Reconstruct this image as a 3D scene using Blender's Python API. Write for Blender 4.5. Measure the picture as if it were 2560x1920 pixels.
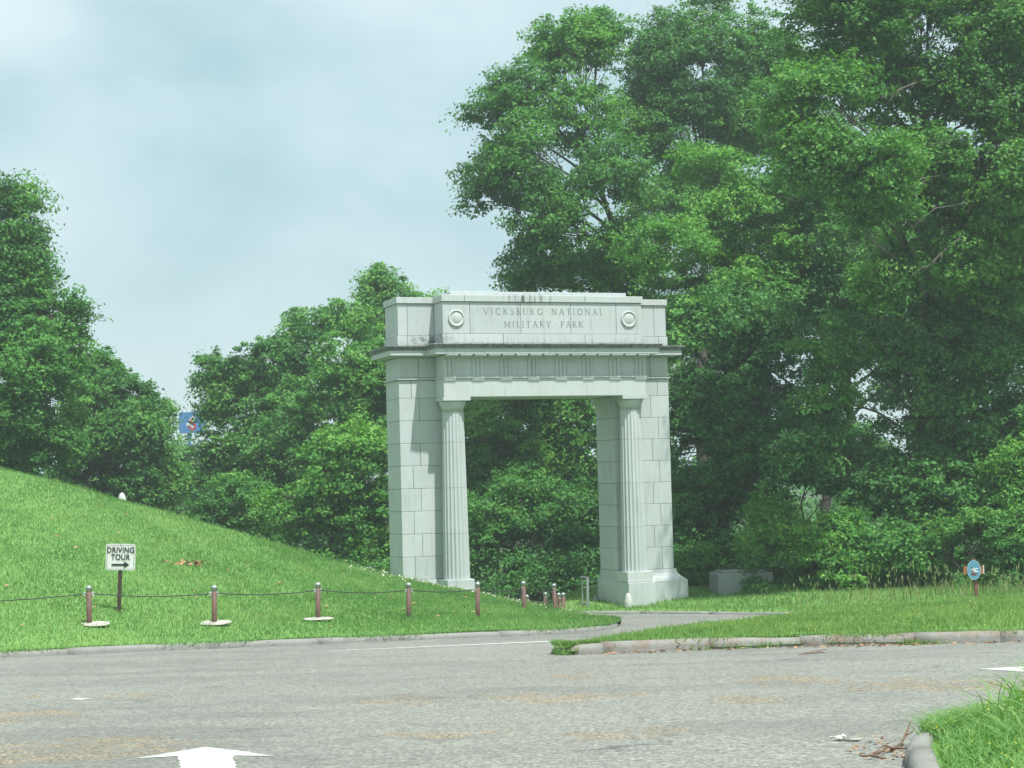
import bpy, bmesh, math, random
import numpy as np
from mathutils import Vector, Matrix, geometry as mgeo

for o in list(bpy.data.objects):
    bpy.data.objects.remove(o)
S = bpy.context.scene
COL = S.collection
R = math.radians

# ------------------------------------------------------------------ camera
cam_d = bpy.data.cameras.new('camera'); cam = bpy.data.objects.new('camera', cam_d); COL.objects.link(cam)
cam_d.sensor_fit = 'HORIZONTAL'; cam_d.sensor_width = 36.0
cam_d.lens = 4500 / 2560 * 36.0
cam_d.clip_start = 0.1; cam_d.clip_end = 9000
PITCH, ROLL = R(3.07), R(1.5)
sp, cp, sr, cr_ = math.sin(PITCH), math.cos(PITCH), math.sin(ROLL), math.cos(ROLL)
rx = Vector((cr_, sr * sp, -sr * cp)); up = Vector((sr, -cr_ * sp, cr_ * cp)); bk = Vector((0, -cp, -sp))
M = Matrix((rx, up, bk)).transposed().to_4x4(); M.translation = (0, 0, 4.24)
cam.matrix_world = M
S.camera = cam

# ------------------------------------------------------------------ sky and sun
SUN_DIR = Vector((0.59 * 0.40, -0.81 * 0.40, 0.917)).normalized()
SUN_EL = math.asin(SUN_DIR.z); SUN_AZ = math.atan2(SUN_DIR.x, SUN_DIR.y)
W = bpy.data.worlds.new('World'); S.world = W; W.use_nodes = True
nt = W.node_tree; nt.nodes.clear()
def wn(t, **k):
    n = nt.nodes.new(t)
    for a, v in k.items(): setattr(n, a, v)
    return n
sky = wn('ShaderNodeTexSky', sky_type='NISHITA', sun_disc=False, sun_elevation=SUN_EL, sun_rotation=SUN_AZ)
sky.air_density = 1.2; sky.dust_density = 2.0; sky.ozone_density = 1.0
tc = wn('ShaderNodeTexCoord')
mp = wn('ShaderNodeMapping'); mp.inputs['Scale'].default_value = (1.0, 1.0, 1.7); mp.inputs['Location'].default_value = (0.35, 0.1, 0.62)
nz = wn('ShaderNodeTexNoise'); nz.inputs['Scale'].default_value = 3.4; nz.inputs['Detail'].default_value = 4.0; nz.inputs['Roughness'].default_value = 0.5; nz.inputs['Distortion'].default_value = 0.35
rp = wn('ShaderNodeValToRGB'); rp.color_ramp.elements[0].position = 0.33; rp.color_ramp.elements[1].position = 0.70
mx = wn('ShaderNodeMix', data_type='RGBA')
SKY_CLEAR = (3.9, 5.75, 6.3, 1)
CLOUD = (7.4, 8.4, 8.7, 1)
mx0 = wn('ShaderNodeMix', data_type='RGBA'); mx0.inputs[0].default_value = 0.8
mx0.inputs[7].default_value = SKY_CLEAR
mx.inputs[7].default_value = CLOUD
bg = wn('ShaderNodeBackground'); bg.inputs['Strength'].default_value = 0.085
ow = wn('ShaderNodeOutputWorld')
L = nt.links.new
L(tc.outputs['Generated'], mp.inputs['Vector']); L(mp.outputs[0], nz.inputs['Vector']); L(nz.outputs['Fac'], rp.inputs[0])
L(sky.outputs[0], mx0.inputs[6]); L(mx0.outputs[2], mx.inputs[6]); L(rp.outputs[0], mx.inputs[0]); L(mx.outputs[2], bg.inputs['Color']); L(bg.outputs[0], ow.inputs[0])

sun_d = bpy.data.lights.new('sun', 'SUN'); sun_d.energy = 4.6; sun_d.angle = R(0.8); sun_d.color = (1.0, 0.985, 0.95)
sun = bpy.data.objects.new('sun', sun_d); COL.objects.link(sun)
sun.rotation_euler = SUN_DIR.to_track_quat('Z', 'Y').to_euler(); sun.location = (20, -30, 60)
vs = S.view_settings
vs.view_transform = 'Standard'; vs.look = 'None'; vs.gamma = 1.0; vs.use_curve_mapping = False
vs.exposure = 0.60
S.cycles.max_bounces = 6; S.cycles.transparent_max_bounces = 6; S.cycles.diffuse_bounces = 3

# ------------------------------------------------------------------ survey tables (metres; x right, y away, z up)
MOUND = [(-14.75, 33.42, 1.13, -25.57, 58.0, 7.5), (-14.37, 33.59, 1.12, -24.73, 57.85, 7.31), (-14.0, 33.76, 1.11, -23.89, 57.7, 7.12), (-13.62, 33.93, 1.1, -23.06, 57.55, 6.93), (-13.24, 34.1, 1.1, -22.24, 57.4, 6.74), (-12.85, 34.27, 1.09, -21.42, 57.25, 6.55), (-12.46, 34.45, 1.08, -20.6, 57.1, 6.36), (-12.06, 34.62, 1.07, -19.77, 56.9, 6.15), (-11.66, 34.8, 1.06, -18.91, 56.6, 5.91), (-11.26, 34.98, 1.06, -18.06, 56.3, 5.67), (-10.85, 35.16, 1.05, -17.22, 56.0, 5.43), (-10.44, 35.35, 1.04, -16.39, 55.7, 5.19), (-10.02, 35.53, 1.03, -15.57, 55.43, 4.97), (-9.6, 35.71, 1.02, -14.78, 55.21, 4.76), (-9.17, 35.9, 1.01, -13.99, 55.0, 4.56), (-8.74, 36.08, 1.01, -13.24, 54.92, 4.33), (-8.31, 36.27, 1.0, -12.5, 54.84, 4.1), (-7.87, 36.46, 0.99, -11.74, 54.72, 3.88), (-7.42, 36.65, 0.98, -10.98, 54.55, 3.67), (-6.97, 36.82, 0.97, -10.22, 54.35, 3.44), (-6.51, 36.99, 0.97, -9.47, 54.15, 3.21), (-6.05, 37.16, 0.96, -8.73, 54.0, 2.99), (-5.58, 37.33, 0.95, -7.99, 53.85, 2.77), (-5.11, 37.51, 0.94, -7.26, 53.7, 2.56), (-4.64, 37.68, 0.93, -6.53, 53.55, 2.35), (-4.16, 37.86, 0.93, -5.81, 53.4, 2.14), (-3.67, 38.04, 0.92, -5.09, 53.22, 1.93), (-3.19, 38.32, 0.91, -4.37, 53.06, 1.72), (-2.7, 38.6, 0.89, -3.66, 52.94, 1.5), (-2.2, 38.77, 0.89, -2.96, 52.82, 1.33), (-1.69, 38.9, 0.88, -2.25, 52.7, 1.19), (-1.18, 39.04, 0.87, -1.55, 52.52, 1.06), (-0.66, 39.2, 0.87, -0.86, 52.4, 0.92), (-0.14, 39.38, 0.86, -0.16, 52.4, 0.75), (0.38, 39.57, 0.85, 0.53, 52.4, 0.58), (0.91, 39.77, 0.84, 1.21, 52.05, 0.43), (1.47, 40.61, 0.8, 1.81, 49.84, 0.47), (1.85, 41.19, 0.78, 2.17, 48.0, 0.51), (2.17, 42.07, 0.74, 2.42, 46.67, 0.54), (2.47, 43.67, 0.66, 2.58, 45.53, 0.58)]
BOLLARDS = [(-9.09, 38.36, 1.46), (-6.61, 39.38, 1.34), (-4.52, 40.89, 1.26), (-2.56, 42.41, 1.12), (-0.97, 43.73, 1.02), (0.17, 46.97, 0.83), (1.06, 51.78, 0.47)]
BACK_BOLLARDS = [(-0.73, 56.5, 0.69), (0.3, 57.0, 0.63), (0.86, 56.0, 0.76), (1.26, 55.2, 0.78), (1.38, 54.6, 0.82)]
SIGN = (-8.83, 40.12, 1.63)
SIGN_PANEL = [(-9.07, 40.06, 3.07), (-8.45, 40.06, 3.04), (-8.48, 40.06, 2.48), (-9.12, 40.06, 2.5)]
MARKER = (-12.2, 56.0, 4.15)
LEAFPILE = [(-8.67, 46.54, 2.28), (-8.32, 46.77, 2.24)]
KERB_LEFT = [(-14.75, 33.42, 1.13), (-13.17, 34.13, 1.09), (-11.53, 34.86, 1.06), (-10.16, 35.47, 1.03), (-9.1, 35.93, 1.01), (-8.02, 36.4, 0.99), (-6.89, 36.85, 0.97), (-5.74, 37.28, 0.95), (-4.56, 37.71, 0.93), (-3.35, 38.23, 0.91), (-2.53, 38.67, 0.89), (-1.69, 38.9, 0.88), (-0.83, 39.14, 0.87), (0.03, 39.45, 0.85), (0.91, 39.77, 0.84), (1.56, 40.75, 0.8), (2.07, 41.52, 0.76), (2.41, 43.37, 0.68)]
ISLAND_FRONT = [(0.59, 31.35, 1.22), (0.84, 30.96, 1.24), (1.39, 31.21, 1.23), (2.9, 31.52, 1.21), (5.13, 31.77, 1.2), (6.16, 31.64, 1.21), (6.91, 31.51, 1.21), (8.74, 31.37, 1.22), (11.11, 31.39, 1.22), (14.75, 31.78, 1.2)]
ISLAND_BACK = [(0.63, 32.26, 1.26), (1.04, 33.05, 1.31), (1.46, 34.27, 1.31), (1.96, 35.77, 1.27), (3.07, 37.89, 1.18), (4.0, 39.0, 1.13), (5.25, 41.23, 0.97), (6.34, 43.18, 0.83), (7.33, 44.29, 0.74)]
LINE = [(-3.7, 34.82, 1.06), (0.92, 36.54, 0.99)]
ARROW = [(-2.89, 16.57, 1.88), (-2.44, 16.05, 1.91), (-2.15, 15.62, 1.93), (-2.51, 15.74, 1.92), (-2.33, 14.79, 1.96), (-2.18, 14.07, 2.0), (-2.66, 14.18, 1.99), (-2.8, 14.89, 1.96), (-3.0, 15.81, 1.92), (-3.35, 15.72, 1.92), (-3.17, 16.02, 1.91)]
ARROW2 = [(6.2, 24.58, 1.52), (6.9, 24.81, 1.51), (7.85, 25.04, 1.5), (7.19, 22.94, 1.6), (6.61, 23.77, 1.56)]
PATCH = [(-5.83, 23.29, 1.58), (-5.73, 23.49, 1.57), (-5.48, 23.27, 1.58), (-5.61, 23.12, 1.59)]
ROAD_FAR = [(1.76, 54.95, 0.16), (2.12, 54.21, 0.19), (3.98, 52.93, 0.25), (5.25, 51.16, 0.33), (7.83, 48.28, 0.46)]
TAN = [(-4.19, 16.49, 2.2, 1.2), (-6.32, 20.44, 2.0, 1.6), (0.43, 21.58, 1.0, 0.9), (0.87, 21.88, 1.0, 0.5), (3.38, 23.54, 1.0, 1.3), (4.67, 22.05, 1.1, 1.3), (5.55, 21.71, 0.9, 1.2), (2.65, 20.38, 0.7, 0.7), (0.73, 16.74, 0.65, 0.55), (1.48, 16.92, 0.5, 0.4), (-5.06, 23.64, 1.0, 0.6), (-6.28, 24.15, 0.5, 0.5), (-4.03, 17.55, 1.2, 0.5), (-4.32, 16.02, 0.9, 0.7), (-1.43, 21.59, 1.3, 0.9), (0.78, 25.17, 0.9, 0.8), (-0.77, 17.26, 0.9, 0.5)]
OVAL = (12.84, 50.5, 0.43)
OVAL_TOP = (12.79, 50.5, 1.69)
BLOCK = (6.24, 57.0, 0.24)
GATE = [(2.15, 56.0, 0.09), (2.18, 56.0, 1.19), (2.02, 56.6, 0.27), (2.04, 56.6, 1.14), (2.64, 58.5, 0.96), (2.59, 58.5, 0.67)]
GUARDS = [(3.36, 55.1, 0.15), (2.53, 57.2, 0.01)]
BILL = (-27.84, 150.0, 10.64)
DEBRIS = [(2.84, 14.43, 1.98), (3.02, 14.69, 1.97), (3.2, 15.12, 1.95), (2.73, 14.17, 1.99), (2.78, 15.67, 1.92), (4.65, 28.78, 1.34), (4.82, 29.44, 1.31)]
FRONT_ISLAND = [(3.45, 15.0), (3.85, 15.65), (4.5, 16.6), (5.5, 17.85), (9, 21.2), (16, 25.8), (30, 29.8), (30, 5), (2.0, 5), (2.3, 9.5), (3.02, 13.4), (3.2, 14.3)]
DEAD = [[(15.3, 57.5, 14.38), (14.01, 56.0, 13.48), (12.76, 55.0, 13.2), (11.83, 54.5, 12.36), (11.4, 54.5, 11.94)], [(15.41, 57.0, 12.95), (14.13, 55.5, 12.45), (13.1, 54.8, 12.23), (12.16, 54.5, 11.5)], [(14.5, 56.5, 11.71), (13.5, 55.5, 11.02), (12.64, 55.0, 10.27)], [(15.66, 57.0, 15.33), (14.36, 55.5, 14.48), (13.23, 55.0, 14.27)], [(11.15, 57.5, 14.94), (10.06, 56.5, 14.34), (9.35, 56.1, 14.72)], [(13.37, 56.5, 16.62), (12.4, 55.5, 16.13), (11.57, 55.0, 15.68)]]
TREES = {
  'A': ((6.44, 71.0, 0.0), [
    (2.86, 72.0, 21.53, 1.7, 1.63), (1.94, 72.0, 22.12, 0.93, 0.93), (4.01, 72.0, 22.25, 0.93, 0.83), (0.57, 71.0, 19.85, 1.37, 0.91),
    (-0.12, 70.0, 18.18, 1.44, 1.35), (-0.61, 70.0, 16.55, 1.22, 0.81), (-0.64, 70.0, 15.27, 1.22, 0.86), (1.02, 69.0, 16.87, 1.6, 1.42),
    (1.14, 69.0, 14.7, 1.69, 1.24), (2.93, 71.0, 18.67, 1.46, 1.46), (3.68, 69.0, 16.08, 1.77, 1.6), (2.72, 69.0, 13.76, 1.95, 1.33),
    (1.11, 70.0, 12.94, 1.26, 0.99), (4.38, 70.0, 13.49, 1.8, 1.44), (0.55, 71.0, 12.2, 0.82, 0.55), (3.12, 71.0, 12.46, 1.83, 0.82),
    (5.39, 72.0, 12.05, 1.67, 1.11),
  ]),
  'B': ((7.97, 77.0, 0.0), [
    (7.08, 77.0, 23.03, 1.49, 1.39), (6.24, 77.0, 21.83, 1.39, 1.58), (8.73, 78.0, 24.67, 1.2, 1.2), (8.12, 76.0, 21.15, 1.95, 1.76),
    (5.97, 77.0, 19.62, 1.68, 1.39), (7.45, 76.0, 18.58, 1.95, 1.76), (9.47, 77.0, 22.56, 1.49, 1.58), (11.24, 78.0, 23.57, 1.1, 1.1),
    (10.88, 78.0, 21.94, 1.71, 1.4), (9.57, 77.0, 19.72, 1.49, 1.58), (10.97, 77.0, 19.69, 1.58, 1.58), (12.38, 79.0, 22.96, 0.81, 1.22),
  ]),
  'C': ((8.99, 67.0, 0.0), [
    (7.74, 67.0, 15.62, 1.46, 1.03), (6.82, 67.0, 14.07, 1.29, 1.12), (5.65, 64.0, 12.49, 1.56, 0.79), (8.56, 67.0, 14.03, 1.29, 1.21),
    (7.62, 67.0, 11.79, 1.9, 1.29), (9.85, 68.0, 12.2, 1.57, 1.4), (6.21, 69.0, 11.16, 1.6, 1.06),
  ]),
  'D': ((14.51, 62.0, 0.2), [
    (10.13, 57.0, 18.02, 1.25, 1.39), (11.29, 56.0, 18.48, 1.51, 1.3), (13.64, 58.0, 18.63, 1.79, 1.49), (15.34, 57.0, 18.48, 1.61, 1.47),
    (16.98, 57.0, 18.59, 1.47, 1.47), (8.69, 54.0, 15.47, 0.97, 1.04), (9.95, 54.0, 15.44, 1.46, 1.18), (12.65, 58.0, 16.37, 1.64, 1.34),
    (14.36, 57.0, 16.11, 1.69, 1.32), (15.98, 57.0, 15.91, 1.32, 1.39), (17.45, 57.0, 15.73, 1.32, 1.47), (9.3, 53.0, 13.58, 1.23, 0.95),
    (10.8, 53.0, 13.26, 1.43, 1.16), (11.24, 54.0, 12.37, 1.11, 0.62), (13.39, 57.0, 14.04, 1.61, 1.25), (15.04, 56.0, 13.82, 1.58, 1.22),
    (16.62, 56.0, 13.49, 1.3, 1.3), (12.91, 58.0, 11.36, 1.04, 0.75), (14.3, 57.0, 10.9, 1.32, 0.88), (16.19, 58.0, 10.82, 1.19, 0.89),
    (11.77, 57.0, 10.37, 0.88, 0.73), (13.38, 60.0, 10.05, 0.69, 0.77), (15.2, 59.0, 9.59, 1.06, 0.91), (16.57, 59.0, 9.56, 0.91, 0.91),
    (10.52, 54.0, 11.75, 0.62, 0.31), (13.91, 57.0, 12.39, 1.54, 0.88), (15.68, 57.0, 12.2, 1.32, 1.1), (11.34, 56.0, 19.95, 2.16, 1.15),
    (14.42, 59.0, 21.04, 2.28, 1.37), (16.88, 59.0, 20.98, 2.28, 1.37),
  ]),
  'E': ((11.47, 68.0, 0.0), [
    (10.81, 68.0, 14.65, 1.4, 1.22), (12.0, 68.0, 13.2, 1.49, 1.31), (10.51, 68.0, 10.94, 1.57, 1.4), (12.45, 68.0, 11.07, 1.49, 1.31),
    (14.09, 68.0, 12.62, 1.4, 1.14), (15.07, 68.0, 10.82, 1.31, 1.22), (17.21, 68.0, 11.65, 1.75, 1.4), (18.95, 68.0, 11.25, 1.4, 1.4),
    (20.36, 68.0, 11.39, 1.4, 1.75),
  ]),
  'F': ((7.28, 64.0, 0.2), [
    (6.38, 64.0, 9.32, 1.48, 1.4), (8.04, 64.0, 9.6, 1.81, 1.48), (7.14, 64.0, 7.31, 1.81, 1.65), (9.49, 64.0, 8.41, 1.81, 1.48),
    (8.76, 64.0, 6.28, 1.81, 1.48), (6.42, 64.0, 5.35, 1.65, 1.48), (8.03, 64.0, 4.33, 1.81, 1.48), (6.26, 63.0, 3.4, 1.46, 1.46),
    (5.79, 62.0, 1.83, 1.28, 1.44),
  ]),
  'G': ((13.31, 59.5, 0.2), [
    (10.52, 59.5, 8.53, 1.3, 1.07), (10.46, 59.5, 6.69, 1.15, 1.15), (9.64, 59.5, 5.18, 1.38, 1.22), (12.97, 59.5, 8.16, 1.15, 1.22),
    (14.51, 59.5, 8.43, 1.53, 1.38), (16.18, 59.5, 7.92, 1.53, 1.53), (13.35, 59.5, 6.15, 1.3, 1.22), (15.03, 59.5, 5.96, 1.53, 1.38),
    (16.54, 59.5, 5.46, 1.53, 1.53), (11.58, 59.5, 3.91, 1.68, 1.07), (13.33, 58.5, 3.56, 1.65, 1.2), (15.27, 58.5, 3.36, 1.65, 1.35),
  ]),
  'H': ((18.91, 66.0, 0.0), [
    (19.0, 66.0, 13.26, 1.36, 1.36), (20.13, 66.0, 11.86, 1.7, 1.7), (19.34, 66.0, 9.14, 1.53, 1.53), (20.29, 66.0, 7.41, 1.87, 1.87),
    (19.34, 66.0, 5.06, 1.53, 1.53), (20.63, 66.0, 3.5, 1.87, 1.87), (22.3, 66.0, 18.35, 2.21, 2.21), (21.16, 66.0, 15.79, 1.7, 1.87),
    (23.14, 66.0, 14.18, 2.38, 2.38), (23.45, 66.0, 9.71, 2.55, 2.38), (22.43, 66.0, 5.99, 2.21, 2.04), (25.53, 67.0, 17.26, 2.07, 2.24),
    (26.01, 67.0, 12.52, 2.24, 2.41), (26.13, 67.0, 7.66, 2.24, 2.41), (22.61, 66.0, 2.26, 2.21, 1.7), (25.17, 66.0, 2.87, 2.21, 2.04),
  ]),
  'I': ((9.54, 62.0, 0.3), [
    (8.44, 62.0, 5.02, 0.77, 0.61), (9.25, 62.0, 5.24, 0.72, 0.51), (10.18, 63.0, 4.51, 0.89, 0.65), (10.98, 62.0, 4.56, 0.96, 0.72),
    (12.1, 62.0, 4.69, 0.96, 0.64), (11.61, 63.0, 3.58, 1.13, 0.81),
  ]),
  'J': ((14.5, 60.0, 0.3), [
    (13.85, 60.0, 4.31, 1.31, 0.69), (14.97, 60.0, 5.36, 1.23, 0.93), (16.01, 60.0, 4.41, 1.23, 0.93), (16.69, 60.0, 5.93, 0.93, 1.08),
    (13.05, 60.0, 3.41, 0.93, 0.69), (14.58, 60.0, 3.21, 1.08, 0.93),
  ]),
  'b1': ((6.41, 60.5, 0.3), [
    (6.69, 61.5, 1.83, 0.95, 0.79), (5.94, 60.5, 1.11, 0.93, 0.93), (7.08, 61.0, 0.9, 0.94, 0.94), (8.06, 61.5, 0.38, 0.63, 0.71),
  ]),
  'b2': ((8.15, 58.0, 0.3), [
    (8.13, 58.0, 3.03, 0.63, 0.67), (8.63, 58.0, 2.5, 0.75, 0.6), (8.09, 58.0, 1.92, 0.82, 0.75), (8.9, 58.0, 1.6, 0.89, 0.89),
    (8.1, 57.2, 1.07, 0.88, 0.74), (7.95, 56.8, 0.45, 0.66, 0.41), (8.93, 57.0, 0.55, 0.73, 0.59),
  ]),
  'b3': ((9.98, 57.0, 0.35), [
    (9.72, 57.0, 2.35, 0.88, 0.59), (10.46, 57.0, 2.48, 0.73, 0.56), (9.54, 57.0, 1.34, 1.03, 0.88), (10.71, 57.0, 1.45, 1.03, 0.88),
    (9.86, 56.5, 0.56, 1.16, 0.65), (10.97, 57.0, 0.43, 0.73, 0.59),
  ]),
  'b4': ((12.07, 56.5, 0.35), [
    (11.8, 56.5, 2.02, 0.87, 0.58), (12.5, 56.5, 1.57, 0.87, 0.73), (11.61, 56.5, 1.02, 0.94, 0.8), (12.61, 56.5, 0.56, 1.02, 0.65),
    (11.59, 56.5, 0.3, 0.73, 0.51),
  ]),
  'b5': ((13.89, 56.0, 0.4), [
    (13.71, 56.0, 2.28, 0.86, 0.5), (14.44, 56.0, 2.54, 0.65, 0.4), (13.39, 56.0, 1.43, 0.86, 0.72), (14.39, 56.0, 1.4, 1.01, 0.79),
    (13.78, 56.0, 0.49, 1.15, 0.65), (14.79, 56.0, 0.53, 0.86, 0.65),
  ]),
  'b6': ((15.4, 55.5, 0.4), [
    (15.14, 55.5, 1.97, 0.86, 0.71), (16.01, 55.5, 2.23, 0.86, 0.86), (15.39, 55.5, 0.97, 1.0, 0.86), (16.23, 55.5, 0.81, 1.0, 0.86),
  ]),
  'b7': ((15.75, 57.0, 0.4), [
    (15.65, 57.0, 4.24, 0.51, 0.51), (16.18, 57.0, 4.67, 0.59, 0.59), (15.76, 57.0, 3.36, 0.66, 0.66), (16.34, 57.0, 3.2, 0.88, 0.88),
    (16.82, 57.0, 4.36, 0.73, 0.88),
  ]),
  'm1': ((-11.96, 84.0, 0.0), [
    (-13.75, 84.0, 9.75, 1.19, 0.91), (-12.65, 84.0, 10.48, 1.19, 0.86), (-11.14, 84.0, 10.0, 1.73, 1.3), (-9.26, 85.0, 12.11, 1.27, 0.92),
    (-7.84, 85.0, 12.07, 1.2, 0.83), (-8.97, 84.0, 10.27, 1.73, 1.3), (-13.56, 84.0, 7.9, 0.73, 0.86), (-12.48, 84.0, 8.2, 1.73, 1.3),
    (-10.41, 83.0, 7.88, 1.92, 1.49), (-13.38, 84.0, 6.16, 1.43, 1.21), (-11.09, 83.0, 5.77, 2.13, 1.71), (-14.06, 84.0, 4.13, 1.51, 1.3),
    (-11.56, 83.0, 3.65, 2.13, 1.49), (-9.72, 84.0, 5.31, 1.73, 1.73), (-13.22, 84.0, 2.61, 1.73, 1.08),
  ]),
  'm2': ((-6.54, 76.0, 0.0), [
    (-6.75, 76.0, 9.66, 1.47, 1.37), (-6.0, 76.0, 8.07, 1.37, 1.47), (-7.57, 76.0, 7.53, 1.37, 1.27), (-5.19, 76.0, 9.03, 0.98, 1.76),
    (-6.82, 76.0, 6.33, 1.56, 1.17), (-5.45, 76.0, 6.49, 1.17, 1.37), (-9.08, 77.0, 6.81, 1.19, 0.99),
  ]),
  'm3': ((-6.55, 90.0, 0.0), [
    (-6.63, 90.0, 14.59, 0.69, 0.6), (-6.72, 90.0, 13.66, 0.97, 0.83), (-5.79, 90.0, 13.51, 0.97, 1.02), (-6.22, 90.0, 11.89, 1.5, 1.44),
    (-7.25, 90.0, 12.5, 0.79, 0.93), (-5.16, 90.0, 12.45, 0.93, 1.16), (-5.92, 90.0, 9.91, 1.16, 1.39),
  ]),
  'm4': ((-6.56, 69.0, 0.4), [
    (-6.2, 69.0, 5.78, 1.33, 0.8), (-7.46, 69.0, 4.93, 1.33, 0.89), (-5.52, 69.0, 4.53, 1.33, 1.24), (-8.54, 69.0, 3.9, 1.15, 0.71),
    (-6.95, 69.0, 3.5, 1.42, 1.06), (-5.55, 69.0, 2.76, 1.33, 1.15), (-8.21, 69.0, 2.83, 1.15, 0.8), (-6.81, 69.0, 1.91, 1.42, 0.89),
    (-5.23, 69.0, 1.52, 1.06, 1.24), (-5.87, 68.0, 0.71, 1.4, 0.87),
  ]),
  'm5': ((-4.53, 95.0, 0.0), [
    (-4.45, 95.0, 13.86, 0.86, 0.64), (-5.17, 95.0, 14.25, 0.54, 0.44), (-3.47, 95.0, 13.59, 0.98, 0.54), (-2.27, 95.0, 12.57, 1.47, 1.47),
    (-4.99, 95.0, 11.66, 1.47, 1.47),
  ]),
  'm6': ((-11.26, 75.0, 0.5), [
    (-11.4, 75.0, 4.11, 1.06, 0.77), (-12.18, 75.0, 3.37, 1.06, 0.77), (-10.65, 75.0, 2.94, 1.16, 0.87), (-12.96, 75.0, 2.81, 0.96, 0.68),
  ]),
  'o1': ((-1.12, 78.0, 0.0), [
    (-1.14, 76.0, 6.77, 0.98, 0.82), (-0.38, 76.0, 5.58, 1.37, 1.17), (-1.38, 76.0, 4.82, 1.17, 1.17), (0.83, 78.0, 6.38, 1.6, 1.2),
    (2.44, 78.0, 6.54, 1.6, 1.3), (-1.93, 78.0, 8.26, 1.2, 1.2), (0.28, 78.0, 8.21, 1.81, 1.2), (2.29, 78.0, 8.35, 1.6, 1.2),
    (0.99, 78.0, 4.77, 1.6, 1.2), (2.79, 78.0, 4.73, 1.4, 1.4), (-0.25, 77.0, 3.42, 1.58, 1.39), (-1.76, 77.0, 6.22, 0.99, 1.58),
  ]),
  'o2': ((0.78, 69.0, 0.0), [
    (-1.29, 69.0, 3.35, 1.15, 1.06), (0.14, 70.0, 3.66, 1.26, 0.99), (1.74, 70.0, 3.26, 1.35, 1.17), (2.81, 70.0, 2.87, 0.9, 1.26),
    (-0.62, 69.0, 1.92, 1.33, 1.06), (0.97, 69.0, 1.88, 1.42, 1.06), (2.38, 69.0, 1.49, 1.24, 1.06), (-1.18, 69.0, 0.7, 1.15, 0.89),
    (0.41, 69.0, 0.49, 1.51, 0.89), (1.99, 69.0, 0.27, 1.42, 0.8), (3.23, 69.0, 0.24, 0.89, 0.89),
  ]),
  'l1': ((-19.2, 69.0, 0.5), [
    (-19.31, 69.0, 15.42, 0.85, 1.1), (-18.51, 69.0, 15.58, 0.39, 0.53), (-18.26, 69.0, 13.42, 0.57, 0.89), (-19.25, 69.0, 13.26, 1.24, 1.24),
    (-16.71, 68.0, 11.13, 0.66, 0.79), (-17.68, 68.0, 10.8, 1.14, 1.05), (-19.17, 68.0, 10.84, 1.22, 1.22), (-16.9, 68.0, 9.73, 0.87, 0.87),
    (-18.04, 67.0, 8.99, 1.38, 1.21), (-19.54, 68.0, 8.92, 1.4, 1.4), (-18.75, 67.0, 7.28, 1.38, 1.21), (-17.45, 68.0, 7.81, 1.22, 1.05),
    (-17.65, 68.0, 6.06, 1.22, 0.96), (-19.23, 68.0, 5.76, 1.4, 0.87), (-21.04, 69.0, 12.59, 1.6, 2.31), (-18.64, 69.0, 11.9, 1.06, 0.98),
    (-19.06, 69.0, 14.34, 1.06, 1.06), (-19.26, 69.0, 12.37, 1.24, 1.06), (-21.26, 69.0, 8.13, 1.6, 2.31),
  ]),
  'l2': ((-18.06, 80.0, 0.0), [
    (-18.56, 80.0, 9.63, 1.03, 0.93), (-17.54, 80.0, 8.67, 1.03, 0.93), (-16.51, 80.0, 8.33, 0.58, 0.93), (-16.27, 80.0, 6.99, 0.74, 0.74),
    (-18.24, 79.0, 7.93, 1.52, 1.22), (-16.73, 79.0, 6.87, 1.42, 1.22), (-18.67, 79.0, 6.31, 1.63, 1.22), (-16.86, 79.0, 5.25, 1.52, 1.12),
    (-18.9, 79.0, 4.69, 1.63, 1.02), (-15.85, 80.0, 4.82, 0.93, 1.23), (-17.29, 79.0, 3.84, 1.63, 0.81), (-15.59, 80.0, 7.9, 0.29, 0.33),
  ]),
  'l3': ((-21.79, 118.0, 0.0), [
    (-22.08, 118.0, 6.27, 1.03, 1.09), (-22.47, 118.0, 4.77, 1.52, 1.67), (-20.8, 118.0, 5.03, 1.52, 1.67), (-21.59, 118.0, 2.93, 1.82, 1.21),
    (-22.75, 118.0, 6.44, 0.91, 0.67),
  ]),
  'K': ((16.16, 86.0, 0.0), [
    (7.67, 86.0, 17.56, 1.77, 1.22), (9.25, 86.0, 18.42, 1.55, 1.44), (8.33, 86.0, 10.18, 1.77, 1.77), (10.15, 86.0, 11.69, 1.99, 1.77),
    (13.63, 86.0, 22.58, 1.99, 1.99), (14.87, 86.0, 19.62, 2.21, 1.99), (13.44, 86.0, 16.96, 2.21, 1.77), (16.31, 86.0, 16.44, 2.21, 1.99),
    (17.76, 86.0, 13.49, 1.99, 1.77), (16.37, 86.0, 11.75, 1.77, 1.77), (19.45, 86.0, 11.22, 1.99, 1.99), (22.12, 86.0, 11.37, 2.21, 1.99),
    (14.42, 86.0, 13.14, 2.21, 1.99), (12.02, 86.0, 14.54, 1.99, 1.99), (24.46, 86.0, 14.21, 1.99, 2.43), (21.87, 86.0, 16.29, 2.21, 1.99),
    (11.35, 86.0, 21.29, 1.77, 1.77), (16.36, 86.0, 5.53, 1.33, 1.33), (18.12, 86.0, 8.26, 0.93, 0.93), (19.57, 86.0, 14.34, 2.21, 1.99),
  ]),
}

def road_z(y): return 2.63 - 0.045 * y if y < 56 else 0.11 - 0.03 * min(y - 56, 10)

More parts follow.
